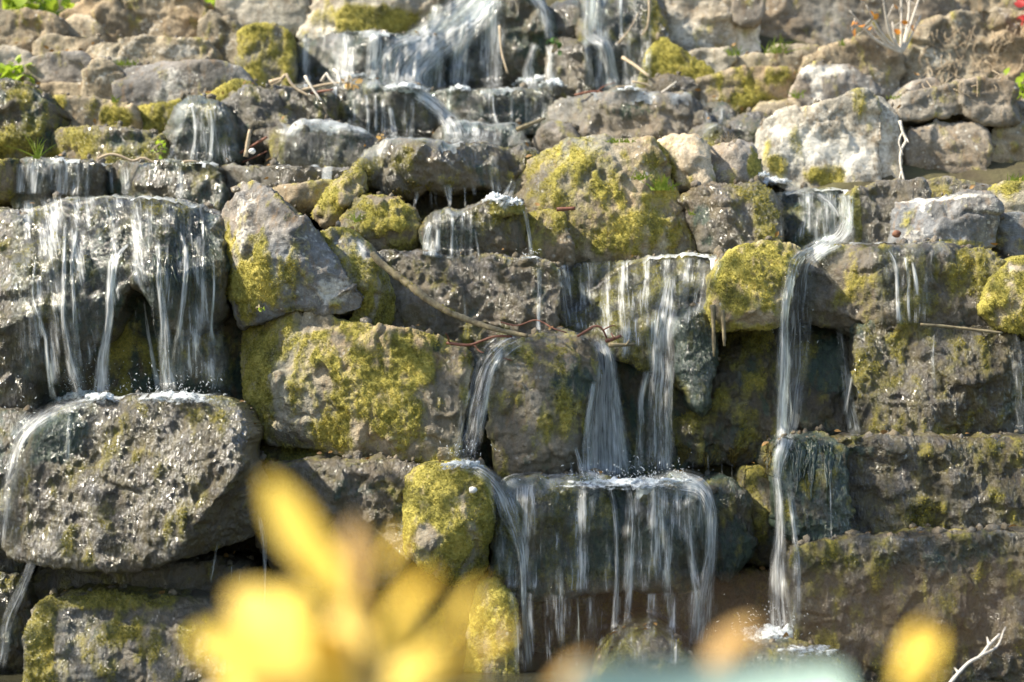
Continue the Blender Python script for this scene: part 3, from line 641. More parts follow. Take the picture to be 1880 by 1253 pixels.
R_("boulder", "rounded moss backed boulder with a white scar behind the pointed one", "boulder", 7.02, [(588,430),(612,421),(642,422),(672,450),(702,500),(719,560),(714,592),(680,606),(640,596),(662,555),(612,480)], tone='grey', R=36, D=.9, moss=.62, patches=[('p',660,470,12,36,.8),('m',690,560,30,40,.3)], facets=3)
R_("boulder", "largest flat faced mossy boulder in the centre left", "boulder", 6.87, [(426,620),(434,575),(470,562),(530,572),(600,590),(700,606),(790,620),(850,640),(862,680),(850,770),(838,845),(700,838),(600,830),(540,818),(480,818),(448,795),(434,710)], tone='buff', R=42, D=.75, facets=3, moss=.5, crag=.9, rough=1.2, belly=10, tilt=(-.06,.22), patches=[('m',700,700,130,90,.28),('m',460,700,34,110,.4),('w',820,740,40,90,.6),('m',815,740,40,90,-.45),('m',580,720,26,90,-.3),('a',480,585,40,14,.6),('a',795,635,24,14,.7),('m',560,590,60,24,-.3)])
R_("stone_slab", "thin mossy course under the largest flat faced boulder", "stone slab", 6.93, [(455,870),(465,815),(600,820),(840,832),(864,850),(845,880),(470,882)], tone='brown', R=12, moss=.5, wet=.3)
R_("stone_block", "plain grey brown wall block behind the fallen branch", "stone block", 7.2, [(680,480),(690,463),(722,462),(850,472),(1000,486),(1024,500),(1020,640),(850,660),(700,640)], tone='mauve', R=18, D=.7, wet=.7, facets=1, rough=1.4, patches=[('a',860,560,60,60,.35),('a',980,540,24,70,.35),('m',985,520,20,40,.3)])
R_("boulder", "broad glittering stone under the shining yellow water film", "boulder", 7.12, [(1002,500),(1050,481),(1180,474),(1280,470),(1345,465),(1345,560),(1300,650),(1270,720),(1180,670),(1090,655),(1008,640)], tone='brown', R=34, D=.8, wet=1, rough=1.2, moss=.42, tilt=(-.1,.42), patches=[('m',1170,560,80,80,.22),('a',1100,540,50,50,.4),('a',1285,580,46,90,.75),('a',1235,520,30,30,.3)])
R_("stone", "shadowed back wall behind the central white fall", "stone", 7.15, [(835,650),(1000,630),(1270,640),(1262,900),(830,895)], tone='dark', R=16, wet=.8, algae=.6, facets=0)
R_("boulder", "rounded boulder with green algae cap left of the central white fall", "boulder", 6.82, [(905,690),(914,640),(960,621),(1000,614),(1060,619),(1094,640),(1100,690),(1080,770),(1064,880),(1000,900),(915,880),(902,780)], tone='brown', R=52, D=.9, facets=3, moss=.25, wet=.35, belly=10, patches=[('a',1050,690,50,60,.7),('m',990,720,70,80,.2),('m',1030,760,40,60,.25),('a',1010,830,60,50,.45)])
R_("boulder", "moss cushioned overhanging boulder with brown drip points", "boulder", 6.92, [(1304,570),(1312,510),(1335,470),(1370,450),(1430,447),(1476,460),(1474,492),(1444,540),(1434,592),(1420,600),(1380,600),(1318,604)], tone='buff', R=46, D=.95, moss=.66, facets=2, thick=.6, belly=14, tilt=(-.1,.22), patches=[('m',1385,585,40,14,-.5)])
R_("boulder", "dark shaggy wall under the moss cushioned overhang", "boulder", 7.12, [(1232,640),(1300,590),(1425,600),(1440,700),(1436,820),(1405,858),(1320,850),(1250,862),(1236,760)], tone='dark', R=30, wet=.75, moss=.38, algae=.35, rough=1.4, belly=12, patches=[('m',1320,780,80,50,.2),('a',1270,640,40,60,.4)])
R_("stone_block", "long brown boulder with a central trickle and mossy right shoulder", "stone block", 6.95, [(1480,570),(1486,492),(1522,456),(1600,450),(1740,452),(1822,462),(1848,492),(1842,565),(1815,615),(1600,615),(1520,600)], tone='mauve', R=44, D=.85, wet=.6, rough=1.4, facets=3, moss=.2, belly=8, patches=[('m',1780,500,70,50,.45),('m',1660,500,36,80,.3),('a',1790,570,50,40,.4)])
R_("boulder", "plump bright yellow green moss boulder at the margin", "boulder", 6.8, [(1812,570),(1828,522),(1860,488),(1895,470),(2000,468),(2000,612),(1840,606)], tone='buff', R=50, D=1.0, moss=.85, facets=1, patches=[('m',1885,490,30,16,-.6)])
R_("stone_block", "great dark brown glistening block below the bright moss boulder", "stone block", 6.82, [(1578,640),(1590,596),(1640,588),(1800,600),(2000,606),(2000,820),(1760,820),(1640,822),(1582,812),(1574,720)], tone='dark', R=28, D=.75, wet=1, rough=1.6, facets=2, moss=.26, tilt=(-.04,.07), patches=[('a',1620,620,50,40,.5),('m',1600,690,22,90,.3),('a',1870,740,30,80,.5)])
R_("stone", "dark recessed stone beside the tall single fall", "stone", 7.05, [(1470,600),(1600,595),(1600,830),(1475,835)], tone='dark', R=20, wet=.9, algae=.35, facets=2, patches=[('a',1520,680,40,70,.4)])
R_("stone", "black green algae cloaked column right of the shining water film", "stone", 6.99, [(1240,590),(1262,566),(1300,560),(1316,620),(1308,690),(1290,770),(1262,740),(1246,680)], tone="dark", R=30, D=1.1, wet=1, algae=.95, rough=1.8, facets=1)
# ---- lower tiers
R_("boulder", "algae bearded corner boulder at the foot of the dark recess", "boulder", 6.5, [(1428,860),(1432,820),(1480,806),(1530,808),(1560,822),(1555,1010),(1490,1010),(1438,985)], tone='dark', R=30, D=.9, wet=.8, algae=.75, rough=1.6, facets=1)
R_("stone_block", "wide wet brown block catching the sun at its right end", "stone block", 6.55, [(1530,830),(1545,808),(1640,808),(2000,810),(2000,1005),(1700,1000),(1540,1010)], tone='dark', R=26, D=.75, wet=1, rough=1.6, facets=3, tilt=(-.03,.07), moss=.24, patches=[('a',1580,830,60,12,.5)])
R_("stone_block", "lowest broad dim block behind the amber leaf", "stone block", 6.28, [(1455,1010),(1600,992),(1780,985),(2000,975),(2000,1330),(1460,1330)], tone='dark', R=24, D=.7, wet=.75, rough=1.3, facets=1, moss=.22, tilt=(0,.07), patches=[('a',1770,1020,60,40,.5)])
R_("boulder", "barrel shaped mossy ledge stone under the central pool", "boulder", 6.6, [(898,935),(908,902),(940,884),(1010,880),(1120,884),(1152,905),(1160,960),(1156,1075),(1040,1098),(915,1095),(896,1010)], tone='dark', R=52, D=.9, wet=.9, moss=.3, algae=.55, facets=1, patches=[('a',1110,980,60,80,.3)])
R_("boulder", "second barrel stone under the curling white sheet", "boulder", 6.56, [(1144,960),(1152,905),(1200,886),(1272,884),(1306,910),(1312,1000),(1295,1070),(1200,1095),(1150,1075)], tone='dark', R=48, D=.9, wet=.95, algae=.55, facets=1)
R_("boulder", "dark green knob right of the curling white sheet", "boulder", 6.7, [(1284,930),(1300,892),(1345,880),(1378,918),(1382,1010),(1335,1075),(1292,1040)], tone='dark', R=40, D=.95, wet=.9, algae=.65, moss=.2, facets=1)
R_("stone", "narrow dripping stone between the green knob and the long fall", "stone", 6.76, [(1352,930),(1380,868),(1440,865),(1445,1040),(1372,1040)], tone='dark', R=20, wet=.6, moss=.35, algae=.3)
R_("stone", "brown back wall behind the thin lower strands", "stone", 6.78, [(880,1070),(1470,1040),(1480,1330),(880,1330)], tone='dark', R=14, wet=.9, facets=3, moss=.3, rough=1.6, algae=.35)
R_("boulder", "massive glittering grey boulder with a shadowed undercut at the lower left", "boulder", 6.3, [(-10,1010),(8,930),(22,860),(52,792),(110,750),(200,735),(300,729),(400,735),(440,755),(454,802),(448,832),(472,900),(470,962),(425,1005),(350,1015),(260,1046),(100,1036),(10,1030)], tone='mauve', R=36, D=.75, wet=1, rough=1.3, crag=.6, facets=0, seed=901, tilt=(-.12,.22), cuts=[(-38,.52,1.4), (200,.7,.5), (75,.55,.35)], patches=[('a',110,800,60,60,.85),('m',390,760,60,20,.35),('m',40,930,24,80,.3)])
R_("stone", "glossy stone at the left margin beside the massive grey boulder", "stone", 6.5, [(-160,760),(30,760),(60,860),(30,1100),(-160,1100)], tone='dark', R=26, wet=1, algae=.4)
R_("stone_block", "low dim course stone in the undercut's shadow", "stone block", 6.52, [(20,1130),(58,1046),(260,1036),(420,1046),(466,1080),(460,1150),(30,1150)], tone='mauve', R=18, wet=.8, rough=1.3, moss=.15)
R_("stone_block", "bottom corner block with a sunlit mossy left edge", "stone block", 6.22, [(45,1330),(48,1125),(85,1104),(280,1104),(400,1118),(446,1150),(450,1330)], tone='mauve', R=26, D=1.0, wet=.65, moss=.3, rough=1.3, patches=[('m',72,1200,28,120,.75),('m',190,1112,130,14,.65),('a',170,1160,60,24,.4)])
R_("stone", "glossy margin stone beside the bottom corner block", "stone", 6.4, [(-160,1060),(20,1060),(52,1130),(50,1330),(-160,1330)], tone='dark', R=24, wet=1, algae=.4, moss=.25)
R_("stone_block", "dark wet block between the yellow leaves and the moss cube", "stone block", 6.6, [(468,900),(480,862),(560,853),(700,850),(765,858),(775,1000),(720,1075),(600,1080),(500,1070),(474,990)], tone='mauve', R=30, D=.8, wet=.8, rough=1.3, facets=3, patches=[('a',640,900,60,24,.5),('a',740,950,24,50,.5)])
R_("boulder", "upright cube boulder under thick golden moss beside the yellow leaves", "boulder", 6.45, [(742,890),(758,872),(800,863),(870,862),(896,876),(902,960),(888,1060),(825,1078),(772,1035),(744,1010)], tone='buff', R=24, D=.9, moss=.82, facets=2, belly=6, tilt=(-.12,.25), patches=[('m',790,985,30,20,-.7),('w',790,985,30,20,.3),('m',870,1000,30,40,-.1)])
R_("boulder", "olive mossy hump column below the golden moss cube", "boulder", 6.42, [(845,1330),(868,1120),(885,1078),(910,1070),(946,1110),(942,1180),(962,1330)], tone='brown', R=34, D=.9, moss=.72, facets=1)
R_("stone", "dark footing wall behind the yellow leaves", "stone", 6.75, [(430,1050),(900,1040),(900,1330),(430,1330)], tone='dark', R=14, wet=.6, algae=.3, facets=0, moss=.2)
R_("boulder", "small moss hump rising from the pool", "boulder", 6.1, [(1075,1330),(1100,1240),(1130,1195),(1190,1166),(1240,1180),(1280,1228),(1300,1330)], tone='brown', R=70, D=.8, moss=.5, wet=.3, facets=0)
R_("boulder", "splash worn round stone at the foot of the tall fall", "boulder", 6.2, [(1350,1330),(1368,1205),(1420,1184),(1500,1190),(1555,1228),(1590,1330)], tone='dark', R=60, D=.8, wet=1, algae=.4, moss=.2, facets=0)
# ================================================================== water
HV = np.concatenate(HIT_V)
BVH = BVHTree.FromPolygons(HV.tolist(), HIT_F)
CAM = Vector((0, 0, ZC))

def depth_at(px, py, default=None):
    d = Vector(((px - 940) * S, 1.0, (626.5 - py) * S))
    h = BVH.ray_cast(CAM, d.normalized())
    return h[0].y if h[0] is not None else default

def catmull(P, n):
    P = np.asarray(P, dtype=np.float64)
    Q = np.concatenate([[2 * P[0] - P[1]], P, [2 * P[-1] - P[-2]]])
    L = np.concatenate([[0], np.cumsum(np.hypot(*(P[1:, :2] - P[:-1, :2]).T))])
    ts = np.linspace(0, L[-1], n); out = []
    for t in ts:
        i = min(len(P) - 2, max(0, np.searchsorted(L, t, side='right') - 1))
        u = (t - L[i]) / (L[i + 1] - L[i] + 1e-9)
        p0, p1, p2, p3 = Q[i], Q[i + 1], Q[i + 2], Q[i + 3]
        out.append(0.5 * (2 * p1 + (p2 - p0) * u + (2 * p0 - 5 * p1 + 4 * p2 - p3) * u * u + (3 * p1 - p0 - 3 * p2 + p3) * u ** 3))
    return np.array(out), L[-1]

def sheet_mesh(gx, gy, dens, edge, gap=0.012, bulge=0.012, ridge=0.008, seed=0, free=0.004):
    """grid of photo-plane positions (rows run down the flow) laid on the stone or falling free of it"""
    nv, nu = gx.shape
    D = np.zeros((nv, nu))
    for i in range(nv):
        for j in range(nu):
            v = depth_at(gx[i, j], gy[i, j])
            D[i, j] = np.nan if v is None else v
    for i in range(nv):                      # fill misses from above
        for j in range(nu):
            if np.isnan(D[i, j]): D[i, j] = D[i - 1, j] if i else np.nan
    D = np.where(np.isnan(D), np.nanmedian(D), D)
    med = np.median(D[:max(2, nv // 6)])
    D[:max(2, nv // 6)] = np.minimum(D[:max(2, nv // 6)], med + 0.06)
    D -= gap
    R = D.copy()
    for i in range(1, nv):                   # water leaving a lip never swings back under it
        R[i] = np.minimum(R[i], R[i - 1] - 0.0005 + free * 0)
    for _ in range(3):
        K = R.copy()
        K[:, 1:-1] = (R[:, :-2] + 2 * R[:, 1:-1] + R[:, 2:]) / 4
        K[1:-1] = (K[:-2] + 2 * K[1:-1] + K[2:]) / 4
        R = np.minimum(K, D)
    u = np.linspace(0, 1, nu)[None, :]
    R = R - bulge * np.clip(1 - (2 * u - 1) ** 2, 0, 1)
    xw = (gx - 940) * S * R
    q = np.stack([xw.ravel() * 55, np.full(gx.size, seed * 1.37), (gy * S * R).ravel() * 3.5], 1)
    R = R - ridge * fbm(q, 3).reshape(nv, nu)
    V = np.stack([(gx - 940) * S * R, R, ZC + (626.5 - gy) * S * R], 2)
    sv = np.concatenate([np.zeros((1, nu)), np.cumsum(np.linalg.norm(V[1:] - V[:-1], axis=2), 0)])
    wm = np.linalg.norm(V[:, -1] - V[:, 0], axis=1).mean()
    uu = np.linspace(0, 1, nu)[None] * wm * np.ones((nv, 1)) + seed * 0.731
    a = (np.arange(nv - 1)[:, None] * nu + np.arange(nu - 1)[None]).ravel()
    F = np.stack([a, a + nu, a + nu + 1, a + 1], 1)
    return V.reshape(-1, 3), F, np.stack([uu.ravel(), sv.ravel()], 1), dens.ravel(), edge.ravel()

def finish_water(name, parts, mat, parent=None):
    V, F, U, D, E, k = [], [], [], [], [], 0
    for v, f, u, d, e in parts:
        V.append(v); F.append(f + k); U.append(u); D.append(d); E.append(e); k += len(v)
    V, F, U, D, E = map(np.concatenate, (V, F, U, D, E))
    o = mesh_obj(name, V, F, mat, parent, True, origin=None if parent is None else np.array(parent.location))
    me = o.data
    uvl = me.uv_layers.new(name="flow")
    li = np.zeros(len(me.loops), dtype=np.int32); me.loops.foreach_get("vertex_index", li)
    uvl.data.foreach_set("uv", U[li].astype(np.float32).ravel())
    set_col(me, "dens", np.stack([D, E, D, np.ones(len(D))], 1))
    return o

_ws = [0]
def strand(pts, gap=0.012, ridge=0.006, bulge=None, soft=0.34, fade=(0.05, 0.10)):
    """pts: (x, y, width, density)"""
    _ws[0] += 1
    P = np.array(pts, dtype=np.float64)
    L = np.hypot(*(P[1:, :2] - P[:-1, :2]).T).sum()
    nv = max(6, int(L / 5)); C, L = catmull(P, nv)
    wmax = P[:, 2].max(); nu = int(np.clip(wmax / 3.0, 5, 60))
    T = np.gradient(C[:, :2], axis=0); T /= np.linalg.norm(T, axis=1)[:, None] + 1e-9
    Nn = np.stack([T[:, 1], -T[:, 0]], 1)
    Nn = np.where(Nn[:, :1] < 0, -Nn, Nn)
    u = np.linspace(-0.5, 0.5, nu)
    # wavering, torn margins
    wob = perlin(np.stack([np.full(nv, _ws[0] * 3.3), np.arange(nv) * 0.07, np.zeros(nv)], 1)) * 0.07
    gx = C[:, :1] + Nn[:, :1] * (u[None] + wob[:, None]) * C[:, 2:3]
    gy = C[:, 1:2] + Nn[:, 1:2] * u[None] * C[:, 2:3]
    v = np.linspace(0, 1, nv)[:, None]
    e = sstep(0, soft, 0.5 - np.abs(u))[None] * (sstep(0, fade[0], v) if fade[0] else 1) * (sstep(0, fade[1], 1 - v) if fade[1] else 1)
    dens = 0.95 * C[:, 3:4] * np.ones_like(gx) * (0.75 + 0.25 * (1 - (2 * u[None]) ** 2))
    return sheet_mesh(gx, gy, dens, e, gap, bulge if bulge is not None else min(0.014, wmax * S * 7 * 0.18), ridge, _ws[0])

def curtain(top, bottom, dens=0.4, gap=0.010, ridge=0.008, mod=0.5, fade=(0.03, 0.06), soft=0.06):
    """a wide film between two polylines (top lip, lower end)"""
    _ws[0] += 1
    top, bottom = np.array(top, float), np.array(bottom, float)
    wd = max(top[-1, 0] - top[0, 0], bottom[-1, 0] - bottom[0, 0]); ht = np.abs(bottom[:, 1] - np.interp(bottom[:, 0], top[:, 0], top[:, 1])).max()
    nu = int(np.clip(wd / 4, 6, 110)); nv = int(np.clip(ht / 5, 6, 90))
    u = np.linspace(0, 1, nu); v = np.linspace(0, 1, nv)
    def pl(P):
        L = np.concatenate([[0], np.cumsum(np.hypot(*(P[1:] - P[:-1]).T))]); L /= L[-1]
        return np.interp(u, L, P[:, 0]), np.interp(u, L, P[:, 1])
    tx, ty = pl(top); bx, by = pl(bottom)
    gx = tx[None] + (bx - tx)[None] * v[:, None]; gy = ty[None] + (by - ty)[None] * v[:, None]
    q = np.stack([gx.ravel() * 0.045, np.full(gx.size, _ws[0] * 2.1), gy.ravel() * 0.006], 1)
    dens = dens * 0.62 - 0.04
    dm = dens + 1.1 * mod * fbm(q, 2).reshape(gx.shape)
    e = sstep(0, soft, np.minimum(u, 1 - u))[None] * sstep(0, fade[0], v)[:, None] * sstep(0, fade[1], 1 - v)[:, None]
    return sheet_mesh(gx, gy, dm, e, gap, 0.0, ridge, _ws[0])

def fall(label, main, strands=(), group=None):
    o = finish_water("waterfall", [main], M_FALL)
    tag(o, label, "waterfall", group)
    for s_ in strands:
        finish_water("strand", [s_], M_FALL, o)
    return o

st = strand
FALLS = "waterfalls dropping from ledge to ledge"
fall("veil of long white strands hanging from the enormous overhanging boulder",
     curtain([(20, 372), (110, 358), (250, 360), (385, 385)], [(20, 700), (150, 715), (215, 560), (243, 512), (275, 560), (300, 715), (425, 715)], .50, mod=.7),
     [st([(120, 405, 8, .7), (118, 470, 12, .8), (116, 560, 14, .8), (122, 630, 18, .75), (140, 700, 30, .7), (152, 735, 36, .7)]),
      st([(142, 418, 8, .8), (132, 480, 9, .8), (136, 560, 10, .7), (142, 650, 18, .6), (150, 715, 22, .5)]),
      st([(66, 470, 6, .5), (60, 540, 8, .7), (74, 590, 9, .9), (84, 620, 9, .9), (90, 680, 10, .7), (97, 735, 14, .6)]),
      st([(90, 600, 6, .8), (84, 640, 8, .9), (92, 700, 12, .8), (100, 738, 16, .6)]),
      st([(206, 470, 16, .9), (203, 520, 18, 1), (199, 590, 20, 1), (190, 660, 28, 1), (184, 735, 40, .95)], ridge=.01),
      st([(236, 448, 6, .8), (218, 468, 10, .9), (210, 495, 12, .9), (204, 540, 12, .9)]),
      st([(264, 548, 6, .8), (272, 610, 8, 1), (281, 660, 10, 1), (292, 725, 14, .9)]),
      st([(291, 440, 10, .7), (293, 520, 14, .8), (302, 590, 22, .8), (304, 650, 30, .75), (310, 728, 40, .7)]),
      st([(332, 425, 10, .9), (342, 470, 14, .95), (338, 540, 14, .9), (330, 600, 16, .8), (326, 650, 24, .5), (324, 725, 30, .4)]),
      st([(368, 375, 8, .7), (373, 420, 7, .8), (374, 480, 7, .6), (368, 520, 10, .4)]),
      st([(391, 470, 5, .7), (393, 530, 7, .9), (389, 605, 9, .8), (400, 640, 20, .4)]),
      st([(400, 620, 30, .3), (405, 680, 50, .35), (400, 735, 60, .45)]),
      st([(250, 560, 4, .3), (246, 610, 5, .3), (240, 650, 4, .2)])], FALLS)
fall("broad bright curtain on the far left ledge slab",
     curtain([(30, 300), (100, 296), (172, 302)], [(26, 356), (100, 358), (165, 362)], .62, mod=.6),
     [st([(203, 306, 8, .8), (204, 330, 8, .9), (204, 356, 9, .7)]), st([(228, 306, 18, .6), (230, 330, 20, .65), (230, 360, 22, .6)]),
      st([(333, 312, 12, .7), (331, 340, 15, .8), (328, 372, 18, .7)])], FALLS)
fall("pair of thin trickles over the round algae dark boulder",
     curtain([(315, 196), (345, 184), (380, 184), (420, 205)], [(308, 300), (350, 302), (385, 300), (432, 302)], .22, mod=.5),
     [st([(352, 190, 10, .8), (358, 225, 9, .9), (357, 260, 8, .8), (350, 300, 12, .7)]), st([(386, 200, 8, .8), (390, 235, 8, .9), (388, 268, 9, .8), (385, 300, 10, .6)]),
      st([(322, 205, 16, .6), (335, 215, 20, .6), (325, 250, 10, .4), (308, 298, 12, .5)])], FALLS)
_TOP = curtain([(790, 10), (860, -10), (928, -10)], [(765, 168), (850, 170), (928, 168)], .62, mod=.7)
fall("tallest brilliant white cascade at the top centre",
     st([(905, -18, 80, .95), (865, 20, 100, 1.0), (815, 60, 100, 1.0), (775, 95, 100, .95), (750, 130, 100, .95), (742, 172, 110, .95)], ridge=.015),
     [st([(905, -10, 40, .75), (868, 40, 45, .8), (845, 95, 40, .8), (838, 140, 30, .8), (838, 168, 34, .7)], ridge=.015), _TOP,
      st([(790, 55, 30, .8), (760, 70, 36, .9), (725, 85, 36, .8), (705, 120, 40, .7), (700, 165, 40, .6)], ridge=.012)], FALLS)
fall("wide foaming curtain left of the tallest white cascade",
     curtain([(545, 62), (640, 58), (700, 62), (800, 72)], [(540, 165), (640, 166), (700, 166), (800, 168)], .48, mod=.75),
     [st([(690, 62, 30, .8), (690, 90, 36, .8), (685, 130, 34, .7), (680, 165, 40, .6)])], FALLS)
fall("forked stream splitting around a small hole at the top",
     st([(970, -18, 30, .8), (992, 10, 28, .8), (1005, 45, 24, .8), (1010, 75, 20, .7)]),
     [st([(985, 80, 24, .8), (975, 105, 18, .85), (970, 130, 28, .85), (975, 165, 50, .85)]), st([(1008, 82, 22, .8), (1010, 110, 14, .85), (1008, 135, 22, .85), (1020, 165, 40, .8)])], FALLS)
fall("bright stream bending over the brown wet knob at the top",
     st([(1085, -18, 50, .9), (1085, 30, 40, .9), (1085, 62, 40, .85), (1108, 80, 40, .8), (1118, 115, 30, .75), (1125, 165, 40, .7)], ridge=.01),
     [curtain([(1068, -12), (1130, -12), (1200, -10)], [(1072, 165), (1130, 168), (1196, 165)], .42, mod=.7), st([(1110, 72, 14, .8), (1122, 95, 12, .9), (1128, 130, 12, .9), (1135, 160, 14, .8)]), st([(1075, 72, 16, .7), (1082, 110, 16, .6), (1084, 160, 20, .5)])], FALLS)
fall("single narrow thread left of the yellow moss at the top",
     st([(1140, -18, 8, .9), (1140, 40, 8, .9), (1141, 75, 12, .7)]), [st([(1150, 85, 16, .5), (1153, 120, 28, .6), (1155, 168, 34, .75)])], FALLS)
fall("small diagonal chute between two ledge stones below the tallest cascade",
     st([(765, 168, 40, .85), (795, 190, 36, .9), (820, 215, 40, .95), (835, 240, 50, .95), (840, 268, 60, .8)], ridge=.012), [], FALLS)
fall("low wide white curtain above the purple overhanging boulder",
     curtain([(815, 234), (880, 231), (965, 236)], [(808, 268), (880, 270), (968, 270)], .66, mod=.6), [], FALLS)
fall("trickles striping the ledge stone below the top curtain",
     curtain([(640, 160), (700, 156), (760, 172), (800, 200)], [(645, 255), (700, 258), (760, 258), (800, 256)], .22, mod=.55),
     [st([(672, 172, 10, .7), (676, 210, 8, .8), (676, 250, 10, .7)]), st([(689, 172, 7, .8), (690, 210, 8, .8), (690, 245, 10, .6)]),
      st([(716, 195, 12, .8), (722, 225, 14, .85), (724, 258, 20, .8)]), st([(755, 215, 10, .5), (758, 255, 16, .5)]), st([(642, 215, 8, .7), (642, 245, 10, .6)])], FALLS)
fall("fine threads on the straight wet ledge slab",
     curtain([(820, 168), (920, 168), (1005, 172)], [(820, 232), (920, 232), (1000, 234)], .18, mod=.5),
     [st([(905, 172, 6, .8), (906, 200, 6, .8), (913, 230, 10, .8)]), st([(940, 176, 6, .5), (940, 228, 10, .6)]), st([(966, 178, 6, .7), (966, 226, 9, .6)]), st([(824, 180, 10, .6), (824, 205, 12, .6)]), st([(883, 195, 6, .6), (885, 215, 7, .5)]), st([(1000, 190, 10, .4), (998, 226, 12, .6)])], FALLS)
fall("side trickle beside the pitted brown grey boulder",
     st([(1285, 182, 14, .5), (1296, 200, 12, .7), (1302, 228, 14, .7)]), [st([(1325, 195, 8, .7), (1322, 225, 12, .7), (1300, 240, 24, .6), (1275, 262, 20, .5)])], FALLS)
fall("thin shining film over the domed wet grey boulder",
     curtain([(515, 236), (590, 228), (650, 238), (690, 268)], [(510, 300), (590, 305), (650, 305), (690, 300)], .06, mod=.35), [], FALLS)
fall("drips hanging from the purple overhanging boulder",
     st([(822, 338, 26, .4), (824, 355, 18, .6), (826, 372, 9, .7), (824, 384, 7, .6)], bulge=.006),
     [st([(766, 352, 12, .5), (763, 370, 8, .6), (760, 386, 7, .5)]), st([(790, 350, 6, .5), (791, 384, 5, .5)]), st([(799, 352, 6, .4), (801, 380, 5, .4)]), st([(854, 342, 4, .7), (854, 382, 5, .7)]),
      st([(870, 340, 14, .3), (872, 360, 6, .4)])], FALLS)
fall("little chute beside the biggest yellow mossy boulder",
     st([(945, 330, 16, .4), (935, 350, 22, .7), (925, 368, 34, .8), (915, 380, 40, .7)]), [st([(905, 285, 20, .3), (908, 320, 24, .4), (912, 355, 30, .6)])], FALLS)
fall("dangling white strands on the low green ledge block",
     curtain([(778, 402), (795, 388), (870, 384)], [(778, 470), (810, 474), (870, 474)], .42, mod=.7),
     [st([(790, 410, 14, .7), (782, 440, 14, .8), (782, 470, 16, .7)]), st([(806, 420, 10, .8), (804, 445, 14, .85), (802, 474, 22, .8)]), st([(830, 388, 8, .8), (831, 430, 8, .9), (829, 474, 10, .8)]), st([(872, 420, 5, .5), (876, 450, 6, .6), (880, 474, 7, .6)])], FALLS)
fall("thin single strand falling from the dark top slab",
     st([(962, 384, 10, .8), (968, 410, 9, .95), (973, 440, 8, .95), (975, 472, 10, .9)]), [], FALLS)
fall("wide tumbling side cascade over the wet green ledge stone",
     curtain([(1425, 352), (1490, 350), (1568, 358)], [(1428, 440), (1490, 452), (1566, 425)], .5, mod=.7),
     [curtain([(1502, 352), (1540, 351), (1570, 360)], [(1512, 450), (1535, 452), (1566, 428)], .85, mod=.6), st([(1560, 405, 40, .5), (1545, 432, 44, .75), (1520, 450, 40, .85), (1494, 466, 36, .85)], ridge=.014), st([(1548, 356, 14, .7), (1560, 385, 16, .85), (1556, 420, 20, .85)]), st([(1440, 345, 30, .6), (1475, 352, 30, .5), (1500, 358, 30, .4)]), st([(1500, 352, 20, .6), (1530, 380, 18, .8), (1540, 400, 16, .6)]), st([(1470, 360, 14, .4), (1476, 400, 16, .5), (1470, 440, 20, .4)])], FALLS)
fall("long smooth white fall curving over the ledge, tallest in the foreground",
     st([(1530, 440, 40, .9), (1497, 462, 44, .9), (1472, 485, 60, .7), (1463, 530, 70, .55), (1458, 590, 76, .5), (1455, 660, 76, .65), (1450, 730, 66, .7), (1445, 800, 50, .85), (1430, 850, 30, .85), (1424, 900, 24, .8)], ridge=.014),
     [st([(1455, 500, 20, 1), (1444, 560, 22, 1), (1440, 650, 24, 1), (1438, 740, 26, 1), (1434, 810, 24, .95), (1424, 860, 22, .9)], gap=.02),
      st([(1424, 870, 20, .8), (1430, 920, 22, .85), (1430, 990, 28, .9), (1428, 1050, 40, .85), (1430, 1110, 56, .75), (1432, 1172, 70, .7)], ridge=.01),
      st([(1448, 900, 8, .5), (1456, 960, 12, .7), (1462, 1020, 16, .7), (1462, 1090, 24, .5), (1460, 1165, 30, .5)])], FALLS)
fall("broken white trickle in the dark recess beside the long smooth fall",
     st([(1540, 600, 14, .4), (1548, 660, 18, .5), (1555, 700, 24, .7), (1560, 750, 22, .75), (1572, 805, 34, .7)]), [st([(1562, 690, 12, .8), (1556, 725, 10, .8), (1550, 760, 12, .7)])], FALLS)
fall("sparkling threads in the middle of the long brown boulder",
     curtain([(1600, 454), (1660, 453), (1720, 456)], [(1610, 594), (1660, 596), (1710, 596)], .16, mod=.45),
     [st([(1630, 458, 8, .6), (1645, 490, 10, .85), (1648, 540, 10, .9), (1652, 596, 14, .85)]), st([(1662, 470, 10, .7), (1668, 510, 8, .6), (1668, 560, 8, .75), (1670, 594, 8, .5)]), st([(1676, 480, 8, .6), (1682, 520, 10, .9), (1684, 545, 8, .7)]), st([(1700, 500, 6, .4), (1703, 560, 6, .4)])], FALLS)
fall("shining yellow water film across the broad glittering stone",
     curtain([(1015, 488), (1060, 482), (1180, 476), (1280, 471), (1335, 468)], [(1030, 600), (1080, 610), (1180, 640), (1240, 620), (1300, 560)], .62, mod=.6),
     [st([(1232, 500, 26, .7), (1222, 560, 44, .85), (1216, 620, 54, .9), (1214, 660, 60, .85), (1212, 720, 56, .7), (1212, 800, 60, .6), (1210, 878, 70, .6)], ridge=.014),
      st([(1232, 660, 12, .85), (1230, 740, 12, .9), (1226, 820, 14, .85), (1224, 880, 18, .8)]),
      st([(1190, 680, 20, .7), (1178, 730, 16, .8), (1176, 800, 18, .7), (1172, 876, 26, .6)]),
      st([(1155, 600, 14, .7), (1150, 630, 16, .7), (1148, 660, 20, .5)])], FALLS)
fall("straight thin thread in the middle of the wall behind the branch",
     st([(989, 490, 12, .6), (990, 530, 9, .85), (989, 580, 10, .85), (988, 615, 14, .8)]), [st([(852, 540, 6, .4), (855, 600, 6, .5), (853, 625, 8, .4)])], FALLS)
